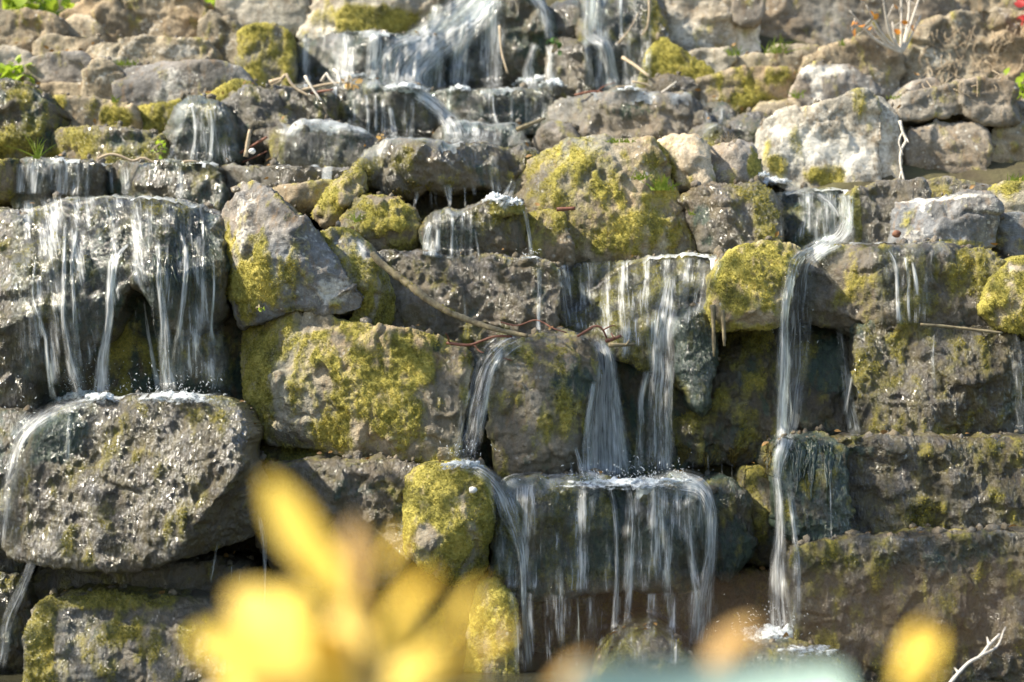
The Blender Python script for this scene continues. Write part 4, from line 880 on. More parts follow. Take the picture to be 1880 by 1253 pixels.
fall("tumbling bluish stream between the flat mossy boulder and the algae capped one",
     st([(960, 620, 40, .45), (918, 640, 60, .6), (890, 680, 66, .6), (874, 740, 60, .6), (862, 800, 60, .55), (848, 852, 64, .6)], ridge=.018),
     [st([(925, 640, 14, .85), (900, 690, 16, .85), (890, 750, 14, .8), (880, 800, 12, .6)]), st([(880, 660, 12, .7), (868, 720, 12, .75), (858, 790, 14, .6)])], FALLS)
fall("thin leaping stream over the moss cube's right shoulder",
     st([(835, 850, 34, .6), (880, 862, 30, .75), (915, 895, 40, .7), (935, 940, 44, .55), (950, 985, 24, .7), (960, 1040, 16, .95), (962, 1100, 16, .95), (966, 1170, 20, .9), (972, 1238, 28, .85)], ridge=.01),
     [st([(905, 900, 20, .5), (918, 960, 30, .35), (925, 1060, 40, .25)])], FALLS)
fall("fan shaped central white fall between two dark boulders",
     st([(1092, 622, 26, .8), (1108, 650, 40, .95), (1114, 700, 56, .95), (1112, 760, 76, 1.05), (1114, 820, 96, 1.05), (1118, 884, 116, 1.1)], ridge=.016),
     [st([(1104, 625, 14, .9), (1122, 680, 16, .95), (1135, 760, 18, .9), (1145, 880, 26, .8)]), st([(1090, 700, 12, .8), (1080, 780, 16, .85), (1076, 880, 26, .8)]), st([(1056, 820, 8, .6), (1064, 850, 12, .7), (1072, 882, 18, .7)]), st([(1048, 845, 4, .6), (1052, 880, 7, .8)])], FALLS)
fall("curling bluish sheet over the barrel shaped ledge stones",
     curtain([(910, 892), (1000, 884), (1120, 886), (1270, 888), (1306, 912)], [(905, 1080), (1000, 1090), (1120, 1090), (1270, 1085), (1308, 1070)], .52, mod=.6, ridge=.012),
     [st([(1240, 884, 60, .8), (1285, 895, 50, .85), (1303, 930, 34, .9), (1306, 990, 30, .85), (1302, 1050, 34, .8), (1294, 1120, 44, .65), (1284, 1195, 50, .5)], ridge=.014),
      st([(1262, 910, 20, .6), (1264, 980, 24, .6), (1276, 1060, 22, .75), (1284, 1130, 22, .7), (1280, 1195, 28, .5)]),
      st([(1120, 890, 20, .5), (1128, 930, 12, .8), (1132, 1000, 10, .85), (1132, 1080, 12, .75), (1128, 1150, 16, .7), (1122, 1200, 18, .5)]),
      st([(1140, 880, 18, .7), (1156, 905, 14, .8), (1162, 960, 8, .6), (1160, 1010, 12, .8), (1156, 1070, 16, .8), (1152, 1130, 16, .7), (1146, 1190, 20, .5)]),
      st([(1212, 930, 14, .5), (1222, 1000, 16, .6), (1228, 1080, 18, .5), (1236, 1160, 20, .4)])], FALLS)
fall("row of faint lower threads in front of the brown back wall",
     curtain([(930, 1085), (1100, 1095), (1300, 1080)], [(940, 1240), (1100, 1225), (1290, 1220)], .46, mod=.7, gap=.05),
     [st([(1060, 1095, 7, .5), (1062, 1150, 8, .6), (1060, 1200, 8, .4)]), st([(1094, 1120, 8, .6), (1096, 1190, 10, .5)]), st([(1192, 1090, 8, .6), (1194, 1140, 8, .6), (1196, 1165, 8, .4)]), st([(1030, 1050, 14, .6), (1030, 1110, 10, .4)]), st([(1010, 1130, 6, .4), (1012, 1200, 7, .4)]), st([(1315, 1090, 8, .4), (1316, 1140, 8, .4)])], FALLS)
fall("glassy stream sliding down the left shoulder of the massive grey boulder",
     st([(170, 738, 40, .5), (95, 760, 40, .6), (45, 800, 36, .65), (22, 860, 30, .65), (8, 940, 26, .6), (2, 1010, 24, .5)], ridge=.014),
     [st([(130, 760, 14, .7), (126, 800, 10, .7), (122, 850, 12, .5)]), st([(60, 1030, 20, .5), (40, 1080, 24, .6), (15, 1140, 24, .6), (0, 1230, 24, .5)]), st([(110, 735, 60, .4), (60, 765, 50, .5), (30, 810, 40, .5)])], FALLS)
fall("slender free falling thread behind the yellow leaves",
     st([(476, 940, 14, .5), (484, 985, 14, .55), (486, 1040, 8, .8), (486, 1120, 6, .7), (488, 1260, 7, .6)]), [st([(400, 995, 5, .5), (392, 1040, 6, .6), (386, 1070, 7, .5)]), st([(446, 1030, 4, .4), (438, 1070, 5, .5)]), st([(425, 1035, 3, .4), (425, 1068, 4, .4)])], FALLS)
fall("mossy green trickle at the margin on the great brown block",
     st([(1862, 612, 20, .4), (1868, 660, 28, .45), (1872, 720, 30, .4), (1876, 800, 30, .35)]), [st([(1715, 612, 6, .4), (1712, 660, 8, .4), (1718, 720, 8, .3)])], FALLS)
fall("thin droplets line under the shaggy dark wall",
     st([(1272, 845, 3, .6), (1272, 885, 4, .6)]), [st([(1300, 835, 4, .5), (1302, 885, 4, .5)]), st([(1344, 850, 3, .6), (1344, 884, 4, .5)]), st([(1408, 835, 3, .5), (1408, 866, 3, .5)]), st([(1325, 845, 3, .4), (1325, 872, 3, .4)])], FALLS)
fall("dark green drips with pale tips below the bearded corner boulder",
     st([(1452, 895, 8, .4), (1458, 940, 14, .5), (1462, 985, 16, .4)]), [st([(1524, 880, 3, .6), (1526, 960, 4, .6), (1527, 1000, 4, .4)]), st([(1478, 930, 8, .3), (1484, 975, 12, .3)])], FALLS)

# ---- thin water sliding over the ledge lips
def lip(pts, Y, back=0.35, front=0.16, dens=0.45, drop=0.05):
    P = np.array(pts, float)
    n = max(6, int((P[-1, 0] - P[0, 0]) / 6))
    xs = np.linspace(P[0, 0], P[-1, 0], n); ys = np.interp(xs, P[:, 0], P[:, 1])
    rows = np.concatenate([np.linspace(Y + back, Y, 5)[:-1], np.linspace(Y, Y - front, 12)])
    G = np.zeros((len(rows), n, 3)); ok = np.zeros((len(rows), n))
    for j in range(n):
        X = (xs[j] - 940) * S * Y; z0 = ZC + (626.5 - ys[j]) * S * Y
        last = z0
        for i, y in enumerate(rows):
            h = BVH.ray_cast(Vector((X, y, z0 + 0.035)), Vector((0, 0, -1)), 0.3)
            z = h[0].z if h[0] is not None else last - 0.01
            good = 1.0 if (h[0] is not None and z0 - z < drop + 0.03) else 0.0
            z = max(z, last - 0.02) if i else z
            last = z
            G[i, j] = (X, y, z + 0.007); ok[i, j] = good
    for _ in range(2):
        G[1:-1, :, 2] = np.maximum(G[1:-1, :, 2], (G[:-2, :, 2] + G[2:, :, 2]) / 2)
    V = G.reshape(-1, 3); V[:, 2] += 0.002 * fbm(V * 18, 2)
    nv, nu = len(rows), n
    a = (np.arange(nv - 1)[:, None] * nu + np.arange(nu - 1)[None]).ravel()
    F = np.stack([a, a + nu, a + nu + 1, a + 1], 1)
    okf = ok.ravel()[F].min(1) > 0.5
    F = F[okf]
    if len(F) < 4: return None
    used = np.unique(F); mp = -np.ones(len(V), int); mp[used] = np.arange(len(used))
    o = mesh_obj("water", V[used], mp[F], M_FILM)
    fr_ = np.interp(np.arange(len(rows)), [0, 2, len(rows) * .5, len(rows) - 1], [0, 1, 1, 0])
    ux = np.linspace(0, 1, n); fx = sstep(0, .12, np.minimum(ux, 1 - ux))
    gaps = sstep(-.35, .25, fbm(np.stack([xs * .02, np.full(n, Y * 7), np.zeros(n)], 1), 2))
    ev = (fr_[:, None] * fx[None] * (.25 + .75 * gaps[None]) * np.where(ok > .5, 1, 0)).ravel()[used]
    dv = np.full(len(used), dens)
    set_col(o.data, "dens", np.stack([dv, ev, dv, np.ones(len(dv))], 1))
    return tag(o, kind="structure")

for pts, Y, d in [
    ([(60, 352), (110, 350), (250, 355), (340, 365), (392, 380)], 6.92, .75),
    ([(30, 300), (130, 294), (250, 297), (400, 304), (640, 307)], 7.83, .65),
    ([(690, 464), (850, 472), (1018, 492)], 7.2, .6),
    ([(1008, 494), (1050, 481), (1180, 474), (1335, 466)], 7.12, .7),
    ([(655, 295), (690, 268), (830, 258), (985, 262)], 7.7, .5),
    ([(600, 176), (640, 156), (700, 152), (762, 168), (800, 200)], 8.6, .7),
    ([(430, 172), (450, 162), (502, 165)], 8.38, .5),
    ([(495, 245), (510, 233), (590, 226), (650, 235), (690, 265)], 8.15, .5),
    ([(820, 165), (1000, 169)], 8.75, .5),
    ([(812, 234), (880, 230), (955, 233)], 8.5, .7),
    ([(540, 60), (640, 57), (790, 66)], 8.95, .6),
    ([(1040, 178), (1110, 172), (1200, 170), (1282, 178)], 8.55, .4),
    ([(1432, 352), (1540, 350), (1568, 362)], 7.75, .6),
    ([(785, 392), (850, 381), (940, 380)], 7.33, .3),
    ([(905, 900), (940, 884), (1010, 880), (1120, 884)], 6.6, .4),
    ([(1130, 886), (1200, 884), (1272, 884), (1300, 900)], 6.56, .7),
    ([(960, 621), (1000, 614), (1060, 619), (1092, 638)], 6.82, .3),
    ([(110, 750), (200, 735), (300, 729), (400, 735)], 6.3, .6),
    ([(1500, 470), (1522, 456), (1600, 450), (1740, 452)], 6.95, .35),
    ([(1600, 590), (1640, 588), (1800, 600), (1900, 604)], 6.74, .2)]:
    lip(pts, Y, dens=d * .8, front=.065)

# ---- churned white water where the falls land
def foam(px, py, rx, ry, up=0.5, dens=0.6, seed=1, dy=0.0):
    Y = depth_at(px, py, 7.0) - 0.02 + dy
    m = S * Y; n1, n2 = 34, 18
    V = []
    for i in range(n2 + 1):
        for j in range(n1):
            ph = i / n2 * math.pi * 0.5; th = j / n1 * 2 * math.pi
            V.append((math.sin(ph) * math.cos(th), math.sin(ph) * math.sin(th), math.cos(ph), i / n2))
    V = np.array(V)
    q = V[:, :3] * 2.2 + seed * 5.1
    k = 1 + 0.55 * fbm(q, 3)
    spike = np.clip(perlin(V[:, :3] * 6 + seed), 0, 1) * 0.6 * V[:, 2]
    P = np.stack([V[:, 0] * rx * m * k, V[:, 1] * rx * m * 0.55 * k, (V[:, 2] * k + spike) * ry * m * 2 * up], 1)
    c = W(px, py + ry * 0.6, Y); P += c
    F = [[i * n1 + j, (i + 1) * n1 + j, (i + 1) * n1 + (j + 1) % n1, i * n1 + (j + 1) % n1] for i in range(n2) for j in range(n1)]
    dv = dens * (1.15 - V[:, 3] ** 2)
    return P, np.array(F), dv

def foam_obj(lst):
    V, F, D, k = [], [], [], 0
    for a in lst:
        v, f, d = foam(*a[:4], **a[4]) ; V.append(v); F.append(f + k); D.append(d); k += len(v)
    V, F, D = map(np.concatenate, (V, F, D))
    o = mesh_obj("foam", V, F, M_FOAM); tag(o, kind="stuff")
    set_col(o.data, "dens", np.stack([D, D, D, np.ones(len(D))], 1))
    return o

foam_obj([(915, 366, 28, 16, dict(dens=.85, seed=2)), (945, 372, 16, 12, dict(dens=.8, seed=3)),
          (1422, 334, 28, 12, dict(dens=.8, seed=4)), (1400, 322, 14, 10, dict(dens=.7, seed=14)),
          (150, 730, 48, 18, dict(dens=.7, seed=5)), (185, 732, 34, 14, dict(dens=.65, seed=6)), (315, 732, 56, 15, dict(dens=.65, seed=7)), (350, 735, 40, 12, dict(dens=.5, seed=17)),
          (1130, 888, 90, 14, dict(dens=.7, seed=8)), (1215, 886, 50, 13, dict(dens=.6, seed=9)),
          (1430, 1168, 60, 24, dict(dens=.7, seed=10)), (1380, 1160, 34, 16, dict(dens=.45, seed=11)), (1480, 1195, 60, 12, dict(dens=.45, seed=21)),
          (985, 150, 38, 16, dict(dens=.8, seed=12)), (1015, 155, 24, 12, dict(dens=.75, seed=22)), (745, 162, 40, 12, dict(dens=.8, seed=13)), (650, 142, 34, 12, dict(dens=.5, seed=23)),
          (975, 474, 20, 5, dict(dens=.6, seed=15)), (848, 855, 40, 14, dict(dens=.65, seed=16)), (1155, 165, 24, 8, dict(dens=.7, seed=18)), (968, 1240, 30, 10, dict(dens=.6, seed=19)),
          (1100, 168, 40, 8, dict(dens=.55, seed=20)), (845, 165, 24, 10, dict(dens=.7, seed=24)), (1500, 458, 24, 9, dict(dens=.7, seed=25)), (1525, 440, 18, 10, dict(dens=.8, seed=26))])

# ---- flung droplets
def spray(spots):
    V, F = [], []
    r = np.random.RandomState(3)
    for px, py, rx, ry, n in spots:
        Y = depth_at(px, py, 7.0) - 0.05
        for _ in range(n):
            x = px + r.normal() * rx; y = py - abs(r.normal()) * ry
            c = W(x, y, Y - abs(r.normal()) * 0.06)
            rad = r.uniform(0.0006, 0.0016); ax = np.array([(x - px) * 0.01 + r.normal() * 0.3, r.normal() * 0.2, r.uniform(-1, 1)]); ax /= np.linalg.norm(ax)
            ln = r.uniform(1.5, 7) * rad
            s1 = np.cross(ax, [0, 1, 0.1]); s1 /= np.linalg.norm(s1); s2 = np.cross(ax, s1)
            b = len(V)
            V += [c - ax * ln, c + s1 * rad, c + s2 * rad, c - s1 * rad, c - s2 * rad, c + ax * ln]
            F += [[b, b + 1, b + 2], [b, b + 2, b + 3], [b, b + 3, b + 4], [b, b + 4, b + 1], [b + 5, b + 2, b + 1], [b + 5, b + 3, b + 2], [b + 5, b + 4, b + 3], [b + 5, b + 1, b + 4]]
    o = mesh_obj("spray", np.array(V), F, simple_mat("water_drop", (0.8, 0.85, 0.88), (0.9, 0.93, 0.95), 10, 0.1, 0.2, 0.6))
    return tag(o, kind="stuff")
spray([(160, 725, 40, 26, 110), (260, 720, 50, 30, 70), (330, 728, 50, 20, 110), (1430, 1165, 50, 30, 160), (1130, 885, 60, 18, 140), (1215, 880, 40, 16, 80), (975, 470, 14, 8, 20), (850, 845, 24, 18, 40), (1480, 640, 30, 60, 20), (560, 160, 60, 10, 10), (20, 760, 30, 40, 30)])
# ================================================================== branches, twigs, debris
def tube(P, rad, seg=7, knob=0.15, seed=0):
    P = np.asarray(P, float); n = len(P); rad = np.broadcast_to(np.asarray(rad, float), (n,))
    T = np.gradient(P, axis=0); T /= np.linalg.norm(T, axis=1)[:, None] + 1e-12
    ref = np.array([0.1, 1.0, 0.15]); A = np.cross(T, ref); A /= np.linalg.norm(A, axis=1)[:, None] + 1e-9; B = np.cross(T, A)
    th = np.linspace(0, 2 * math.pi, seg, endpoint=False)
    kn = 1 + knob * fbm(P * 45 + seed, 2)
    V = P[:, None] + (A[:, None] * np.cos(th)[None, :, None] + B[:, None] * np.sin(th)[None, :, None]) * (rad * kn)[:, None, None]
    V = V.reshape(-1, 3)
    F = [[i * seg + j, i * seg + (j + 1) % seg, (i + 1) * seg + (j + 1) % seg, (i + 1) * seg + j] for i in range(n - 1) for j in range(seg)]
    F.append(list(range(seg - 1, -1, -1))); F.append([(n - 1) * seg + j for j in range(seg)])
    return V, F

def path3(pts, Y=None, off=0.02, n=None):
    """photo-plane polyline -> smooth world path; Y: (start, end) distances, or None to lie on the stones"""
    P = np.array(pts, float); L = np.hypot(*(P[1:, :2] - P[:-1, :2]).T).sum()
    C, _ = catmull(P[:, :2], n or max(6, int(L / 7)))
    if Y is None:
        d = [depth_at(x, y) for x, y in C]
        fill = np.median([q for q in d if q is not None])
        d = np.array([fill if q is None else q for q in d]) - off
        lo = np.median(d)
        d = np.clip(d, lo - 0.12, lo + 0.12)
        for _ in range(6): d[1:-1] = (d[:-2] + 2 * d[1:-1] + d[2:]) / 4
    else:
        d = np.linspace(Y[0], Y[1], len(C))
    return np.array([W(x, y, q) for (x, y), q in zip(C, d)])

def join(parts):
    V, F, k = [], [], 0
    for v, f in parts:
        V.append(v); F += [[i + k for i in q] for q in f]; k += len(v)
    return np.concatenate(V), F

def twig(name, label, cat, lines, mat, r0=0.005, r1=None, Y=None, off=0.02, group=None, parts=True):
    P = path3(lines[0], Y, off)
    o = mesh_obj(name, *tube(P, np.linspace(r0, r1 or r0 * 0.45, len(P)), knob=.25, seed=len(label)), mat)
    tag(o, label, cat, group)
    for ln in lines[1:]:
        Q = path3(ln, Y, off)
        child_mesh("side_twig", *tube(Q, np.linspace(r0 * 0.6, r0 * 0.25, len(Q)), knob=.25, seed=len(label) + 3), mat, o)
    return o

P = path3([(684, 466), (700, 484), (740, 515), (800, 560), (860, 588), (915, 606), (968, 617)], (7.02, 6.70), n=70)
br = mesh_obj("branch", *tube(P, np.interp(np.linspace(0, 1, 70), [0, .45, 1], [.017, .015, .009]), 12, .28, 4), M_BARK)
tag(br, "fallen moss grown branch leaning from the white scarred boulder down to the algae cap", "branch")
k = np.nonzero(np.ones(70))[0]
c = np.repeat(P[np.r_[10:24, 34:40]], 22, 0); r = np.random.RandomState(5)
dr = r.normal(size=c.shape) + np.array([0, -.4, .7]); dr /= np.linalg.norm(dr, axis=1)[:, None]
c = c + dr * 0.0135; sd_ = np.cross(dr, r.normal(size=c.shape)); sd_ /= np.linalg.norm(sd_, axis=1)[:, None]
tv = np.stack([c - sd_ * .002, c + sd_ * .002, c + dr * r.uniform(.004, .010, (len(c), 1))], 1).reshape(-1, 3)
child_mesh("moss", tv, np.arange(len(tv)).reshape(-1, 3), M_MOSS, br, False)

twig("twig", "reddish forked twig lying under the end of the mossy branch", "twig", [[(820, 630), (860, 634), (885, 626), (910, 618), (940, 618)], [(825, 630), (822, 618), (818, 612)], [(870, 633), (880, 645), (888, 648)]], M_TWIG, .007, .005, (6.8, 6.74))
twig("twig", "long red twig rising over the branch tip", "twig", [[(920, 592), (950, 598), (985, 588), (1015, 603), (1040, 611)], [(985, 588), (984, 580), (980, 574)]], M_TWIG, .004, .003, (6.95, 6.78))
twig("twig", "thick crooked red twig standing right of the branch tip", "twig", [[(1060, 618), (1080, 606), (1092, 599), (1104, 602), (1110, 612), (1114, 622)], [(1108, 606), (1124, 598), (1132, 600)]], M_TWIG, .006, .004, (6.72, 6.74))
twig("twig", "stubby red brown broken twig at the lip of the central fall", "twig", [[(1112, 627), (1128, 622), (1140, 617)], [(1128, 622), (1122, 612)]], M_TWIG, .009, .006, (6.7, 6.72))
twig("twig", "mossy stick end jutting over the central fall", "twig", [[(1118, 634), (1145, 634), (1165, 632)], [(1150, 634), (1156, 624)]], M_BARK, .010, .007, (6.78, 6.8))
twig("twig", "small hooked red twig on the algae capped boulder", "twig", [[(900, 655), (912, 652), (925, 658), (940, 662)], [(906, 653), (902, 660)]], M_TWIG, .004, .003, None, .012)
twig("twig", "pale curled twig lying along the left ledge", "twig", [[(180, 292), (200, 284), (218, 286), (245, 296), (262, 290), (285, 300), (292, 294)], [(178, 292), (184, 282), (181, 278)]], M_DRY, .008, .005, (7.86, 7.86))
twig("twig", "short pale twig on the ledge right of the curled one", "twig", [[(325, 302), (345, 296), (365, 298)], [(340, 298), (346, 303)]], M_DRY, .006, .004, (7.86, 7.86))
twig("branch", "bleached forked driftwood caught on the ledge below the mossy block", "driftwood", [[(495, 152), (520, 144), (524, 136), (534, 152), (545, 164), (570, 178)], [(522, 140), (514, 150), (498, 157)]], M_DRY, .012, .006, (8.5, 8.45))
for i, (ln, lb, mt) in enumerate([
    ([(545, 168), (600, 155), (640, 152)], "straight tan stick across the driftwood pile", M_DRY),
    ([(590, 150), (600, 135), (605, 145), (622, 160)], "bent grey stick upright in the driftwood pile", M_GREYTWIG),
    ([(612, 128), (622, 138), (625, 155)], "pale bent stick at the right end of the driftwood pile", M_GREYTWIG),
    ([(570, 172), (590, 168), (612, 165)], "brown stick low in the driftwood pile", M_TWIG),
    ([(560, 140), (575, 165), (590, 185)], "steep grey stick crossing the driftwood pile", M_GREYTWIG)]):
    twig("stick", lb, "stick", [ln], mt, .008, .005, (8.5, 8.45), group="sticks caught in the driftwood pile")
twig("stick", "long orange dry stick slanting beside the top cascade", "stick", [[(1143, 106), (1165, 120), (1192, 141)]], M_DRY, .010, .007, (9.0, 8.85))
twig("stick", "orange stick flat above the pitted boulder", "stick", [[(1160, 150), (1185, 155), (1200, 163)], [(1130, 160), (1150, 158), (1165, 155)]], M_DRY, .007, .005, (8.65, 8.65))
twig("stick", "grey pointed stick above the pitted boulder", "stick", [[(1215, 170), (1228, 161), (1242, 150)], [(1236, 155), (1240, 160)]], M_GREYTWIG, .006, .004, (8.6, 8.6))
twig("stick", "brown reed hanging down the dark streaked rock", "stick", [[(917, 48), (920, 90), (926, 115), (932, 135)]], M_DRY, .007, .005, (9.05, 8.95))
twig("stick", "bare twigs lying on the pitted boulder's top edge", "stick", [[(1055, 175), (1090, 168), (1120, 172), (1150, 162)], [(1095, 170), (1110, 158), (1130, 152)]], M_TWIG, .006, .004, (8.58, 8.58))
twig("stick", "dark stick on the ledge end under the straight wet slab", "stick", [[(950, 238), (975, 228), (1000, 218)]], M_BARK, .012, .008, (8.45, 8.55))
twig("stick", "short dark stick on the thin dark slab's far side", "stick", [[(1022, 385), (1040, 384), (1056, 383)]], M_TWIG, .009, .008, (7.2, 7.2))
twig("stick", "upright broken reed beside the domed wet boulder", "stick", [[(451, 288), (455, 262), (459, 238)]], M_DRY, .012, .009, (8.1, 8.1))
twig("stick", "dark slanting stick behind the broken reed", "stick", [[(420, 292), (450, 276), (490, 252)], [(440, 300), (465, 290), (490, 278)]], M_TWIG, .008, .006, (8.2, 8.1))
twig("stick", "arching stem over the upper mossy rock face", "stick", [[(1190, -15), (1192, 20), (1188, 50), (1178, 65)], [(1135, 80), (1155, 55), (1172, 25)]], M_DRY, .008, .005, (9.0, 9.0))
twig("branch", "pale forked bare twig rising at the lower right corner", "twig", [[(1690, 1345), (1712, 1298), (1738, 1262), (1775, 1220), (1800, 1205), (1815, 1186), (1835, 1165)], [(1800, 1204), (1830, 1188), (1842, 1160), (1846, 1152)], [(1760, 1236), (1752, 1226)], [(1816, 1184), (1812, 1170)]], M_GREYTWIG, .009, .005, (5.7, 5.9))
twig("root", "dry hanging root beside the cream pillar stone", "root", [[(1652, 222), (1658, 245), (1664, 258), (1655, 275), (1653, 300), (1660, 334)], [(1656, 245), (1650, 262), (1658, 285)], [(1662, 250), (1668, 262)], [(1656, 310), (1650, 332)]], M_GREYTWIG, .008, .005, (8.1, 8.05))
wood = path3([(1690, 596), (1740, 600), (1790, 606), (1840, 612)], (6.69, 6.68))
tag(mesh_obj("stick", *tube(wood, .006, 8, .4), M_BARK), "weathered tan stick lying on top of the great brown block", "stick")

M_VEIL = simple_mat('brown_stem_bark', (0.16, 0.10, 0.06), (0.24, 0.16, 0.10), 60, .8)
def drip(pts, Y, r0, label, mat=M_BARK):
    Pq = path3(pts, (Y, Y), n=12)
    o = mesh_obj("root", *tube(Pq, np.linspace(r0, r0 * .5, 12), 8, .4, pts[0][0]), mat)
    return tag(o, label, "root")
drip([(1308, 560), (1310, 600), (1311, 655)], 6.88, .012, "longer brown hanging root under the moss cushioned overhang")
drip([(1327, 570), (1329, 605), (1330, 636)], 6.87, .012, "shorter brown hanging root under the moss cushioned overhang")
# algae beards: bundles of hanging filaments
def beard(label, x0, x1, ytop, ln, n, mat, off=0.02, rad=.006, seed=0):
    r = np.random.RandomState(seed); parts = []
    k0 = max(3, n // 9); cl = [(r.uniform(x0, x1), ytop + r.uniform(-10, 14), ln * r.uniform(.25, 1.25), r.normal() * 5) for _ in range(k0)]
    for _ in range(n):
        cx_, cy_, l, sw = cl[r.randint(k0)]
        x = cx_ + r.normal() * 7; y0 = cy_ + r.normal() * 6; l = l * r.uniform(.6, 1.1)
        d0 = depth_at(x, y0, 7.0) - off
        ds = [d0]
        for k in range(1, 10):
            q = depth_at(x, y0 + l * k / 9); ds.append(min(ds[-1] + .004, (q - off * .6) if q is not None else ds[-1]))
        Pq = np.array([W(x + (cx_ + sw - x) * (k / 9) ** 1.5 * .85 + 1.2 * math.sin(k * 1.1 + x * 3), y0 + l * k / 9, ds[k]) for k in range(10)])
        parts.append(tube(Pq, np.linspace(rad, rad * .3, 10) * r.uniform(.5, 1.2), 6, .7, x))
    o = mesh_obj("algae", *join(parts), mat); return tag(o, label, "algae", kind="thing")
M_ALGAE = simple_mat("dark_algae", (0.012, 0.020, 0.014), (0.040, 0.055, 0.028), 40, 0.25, bump=.006, coat=.6)
M_MOSSB = simple_mat("brown_moss", (0.05, 0.038, 0.010), (0.13, 0.10, 0.02), 60, 0.7, bump=.006)
beard("black green algae beard hanging from the bearded corner boulder", 1436, 1535, 825, 90, 60, M_ALGAE, .004, .007, 2)
beard("brown moss fringe under the shaggy dark wall", 1250, 1425, 825, 34, 90, M_MOSSB, .008, .0035, 3)
beard("dark moss fringe beneath the purple overhang", 700, 900, 342, 14, 50, M_MOSSB, .008, .004, 5)
beard("dark algae tongues among the long white strands", 285, 375, 470, 110, 50, M_ALGAE, .004, .006, 8)

# ================================================================== plants
def blade(base, tip, w, bend):
    n = 6; base, tip = np.array(base), np.array(tip); V, F = [], []
    d = tip - base; side = np.cross(d, [0, 1, 0.2]); side /= np.linalg.norm(side) + 1e-9
    for i in range(n):
        t = i / (n - 1); c = base + d * t + np.array(bend) * t * t; ww = w * (1 - t) ** .7
        V += [c - side * ww, c + side * ww]
    for i in range(n - 1): F.append([2 * i, 2 * i + 1, 2 * i + 3, 2 * i + 2])
    return np.array(V), F

def grass_tuft(px, py, n, ht, spread, label, seed, lean=0.0, w=.0035, off=.03, name="grass_tuft", mat=None):
    Y = depth_at(px, py, 8.0) - off; m = S * Y; r = np.random.RandomState(seed); parts = []
    b0 = W(px, py, Y)
    for _ in range(n):
        b = b0 + np.array([r.normal() * spread * .3 * m, r.normal() * .01, 0])
        a = r.normal() * .45 + lean; l = ht * m * r.uniform(.5, 1.1)
        tip = b + np.array([math.sin(a) * l, r.normal() * .25 * l, math.cos(a) * l])
        parts.append(blade(b, tip, w * r.uniform(.6, 1.2), (math.sin(a) * l * .3, -.01, -l * .15)))
    o = mesh_obj(name, *join(parts), mat or M_GRASS); return tag(o, label, "grass")
grass_tuft(1212, 350, 46, 34, 30, "bright grass tuft on the biggest yellow mossy boulder", 1)
grass_tuft(1178, 330, 22, 22, 24, "smaller pale grass tuft on the biggest yellow mossy boulder", 2)
grass_tuft(1140, 262, 30, 12, 50, "low grass sprouting on the biggest yellow boulder's top", 12)
grass_tuft(232, 120, 40, 14, 40, "green grass clump above the long blue grey slab", 3)
grass_tuft(1420, 98, 26, 40, 40, "tall grass at the foot of the wide smooth slab", 4, .5)
grass_tuft(1350, 102, 20, 26, 24, "short grass blades beside the white limewashed stone", 5, -.2)
grass_tuft(68, 292, 16, 60, 12, "thin upright grass by the dark moss covered boulder", 6)
grass_tuft(1335, 262, 24, 24, 26, "dry grass at the bend of the side trickle", 7, mat=M_DRY)
grass_tuft(1462, 180, 14, 22, 16, "grass wisps between the tan block row and the pointed boulder", 8)
grass_tuft(1645, 182, 18, 12, 20, "grass sprig beside the cream pillar stone", 9)
grass_tuft(1545, 84, 10, 16, 12, "few grass blades on the rounded tan boulder", 10)
grass_tuft(1870, 332, 26, 18, 40, "yellow grass at the margin above the dark grey block", 11)
grass_tuft(210, 188, 10, 18, 10, "tiny green shoot below the upright triangular stone", 13)
grass_tuft(655, 408, 10, 30, 10, "green shoots under the leaning slab", 14)
grass_tuft(1270, 395, 8, 12, 16, "small weed on the squat wet boulder", 15)

def leaf(base, tip, w, nrm, curl=.1, fold=.15, n=7):
    base, tip, nrm = map(lambda q: np.array(q, float), (base, tip, nrm))
    d = tip - base; L = np.linalg.norm(d); side = np.cross(d, nrm); side /= np.linalg.norm(side) + 1e-9
    nn = np.cross(side, d); nn /= np.linalg.norm(nn) + 1e-9
    V, F = [], []
    for i in range(n):
        t = i / (n - 1)
        prof = (math.sin(math.pi * min(1, t ** 1.35 * .97 + .015))) ** .75
        c = base + d * t - nn * curl * L * (t * t)
        V += [c - side * w * .5 * prof + nn * fold * w * prof, c, c + side * w * .5 * prof + nn * fold * w * prof]
    for i in range(n - 1):
        a = 3 * i; F += [[a, a + 1, a + 4, a + 3], [a + 1, a + 2, a + 5, a + 4]]
    return np.array(V), F

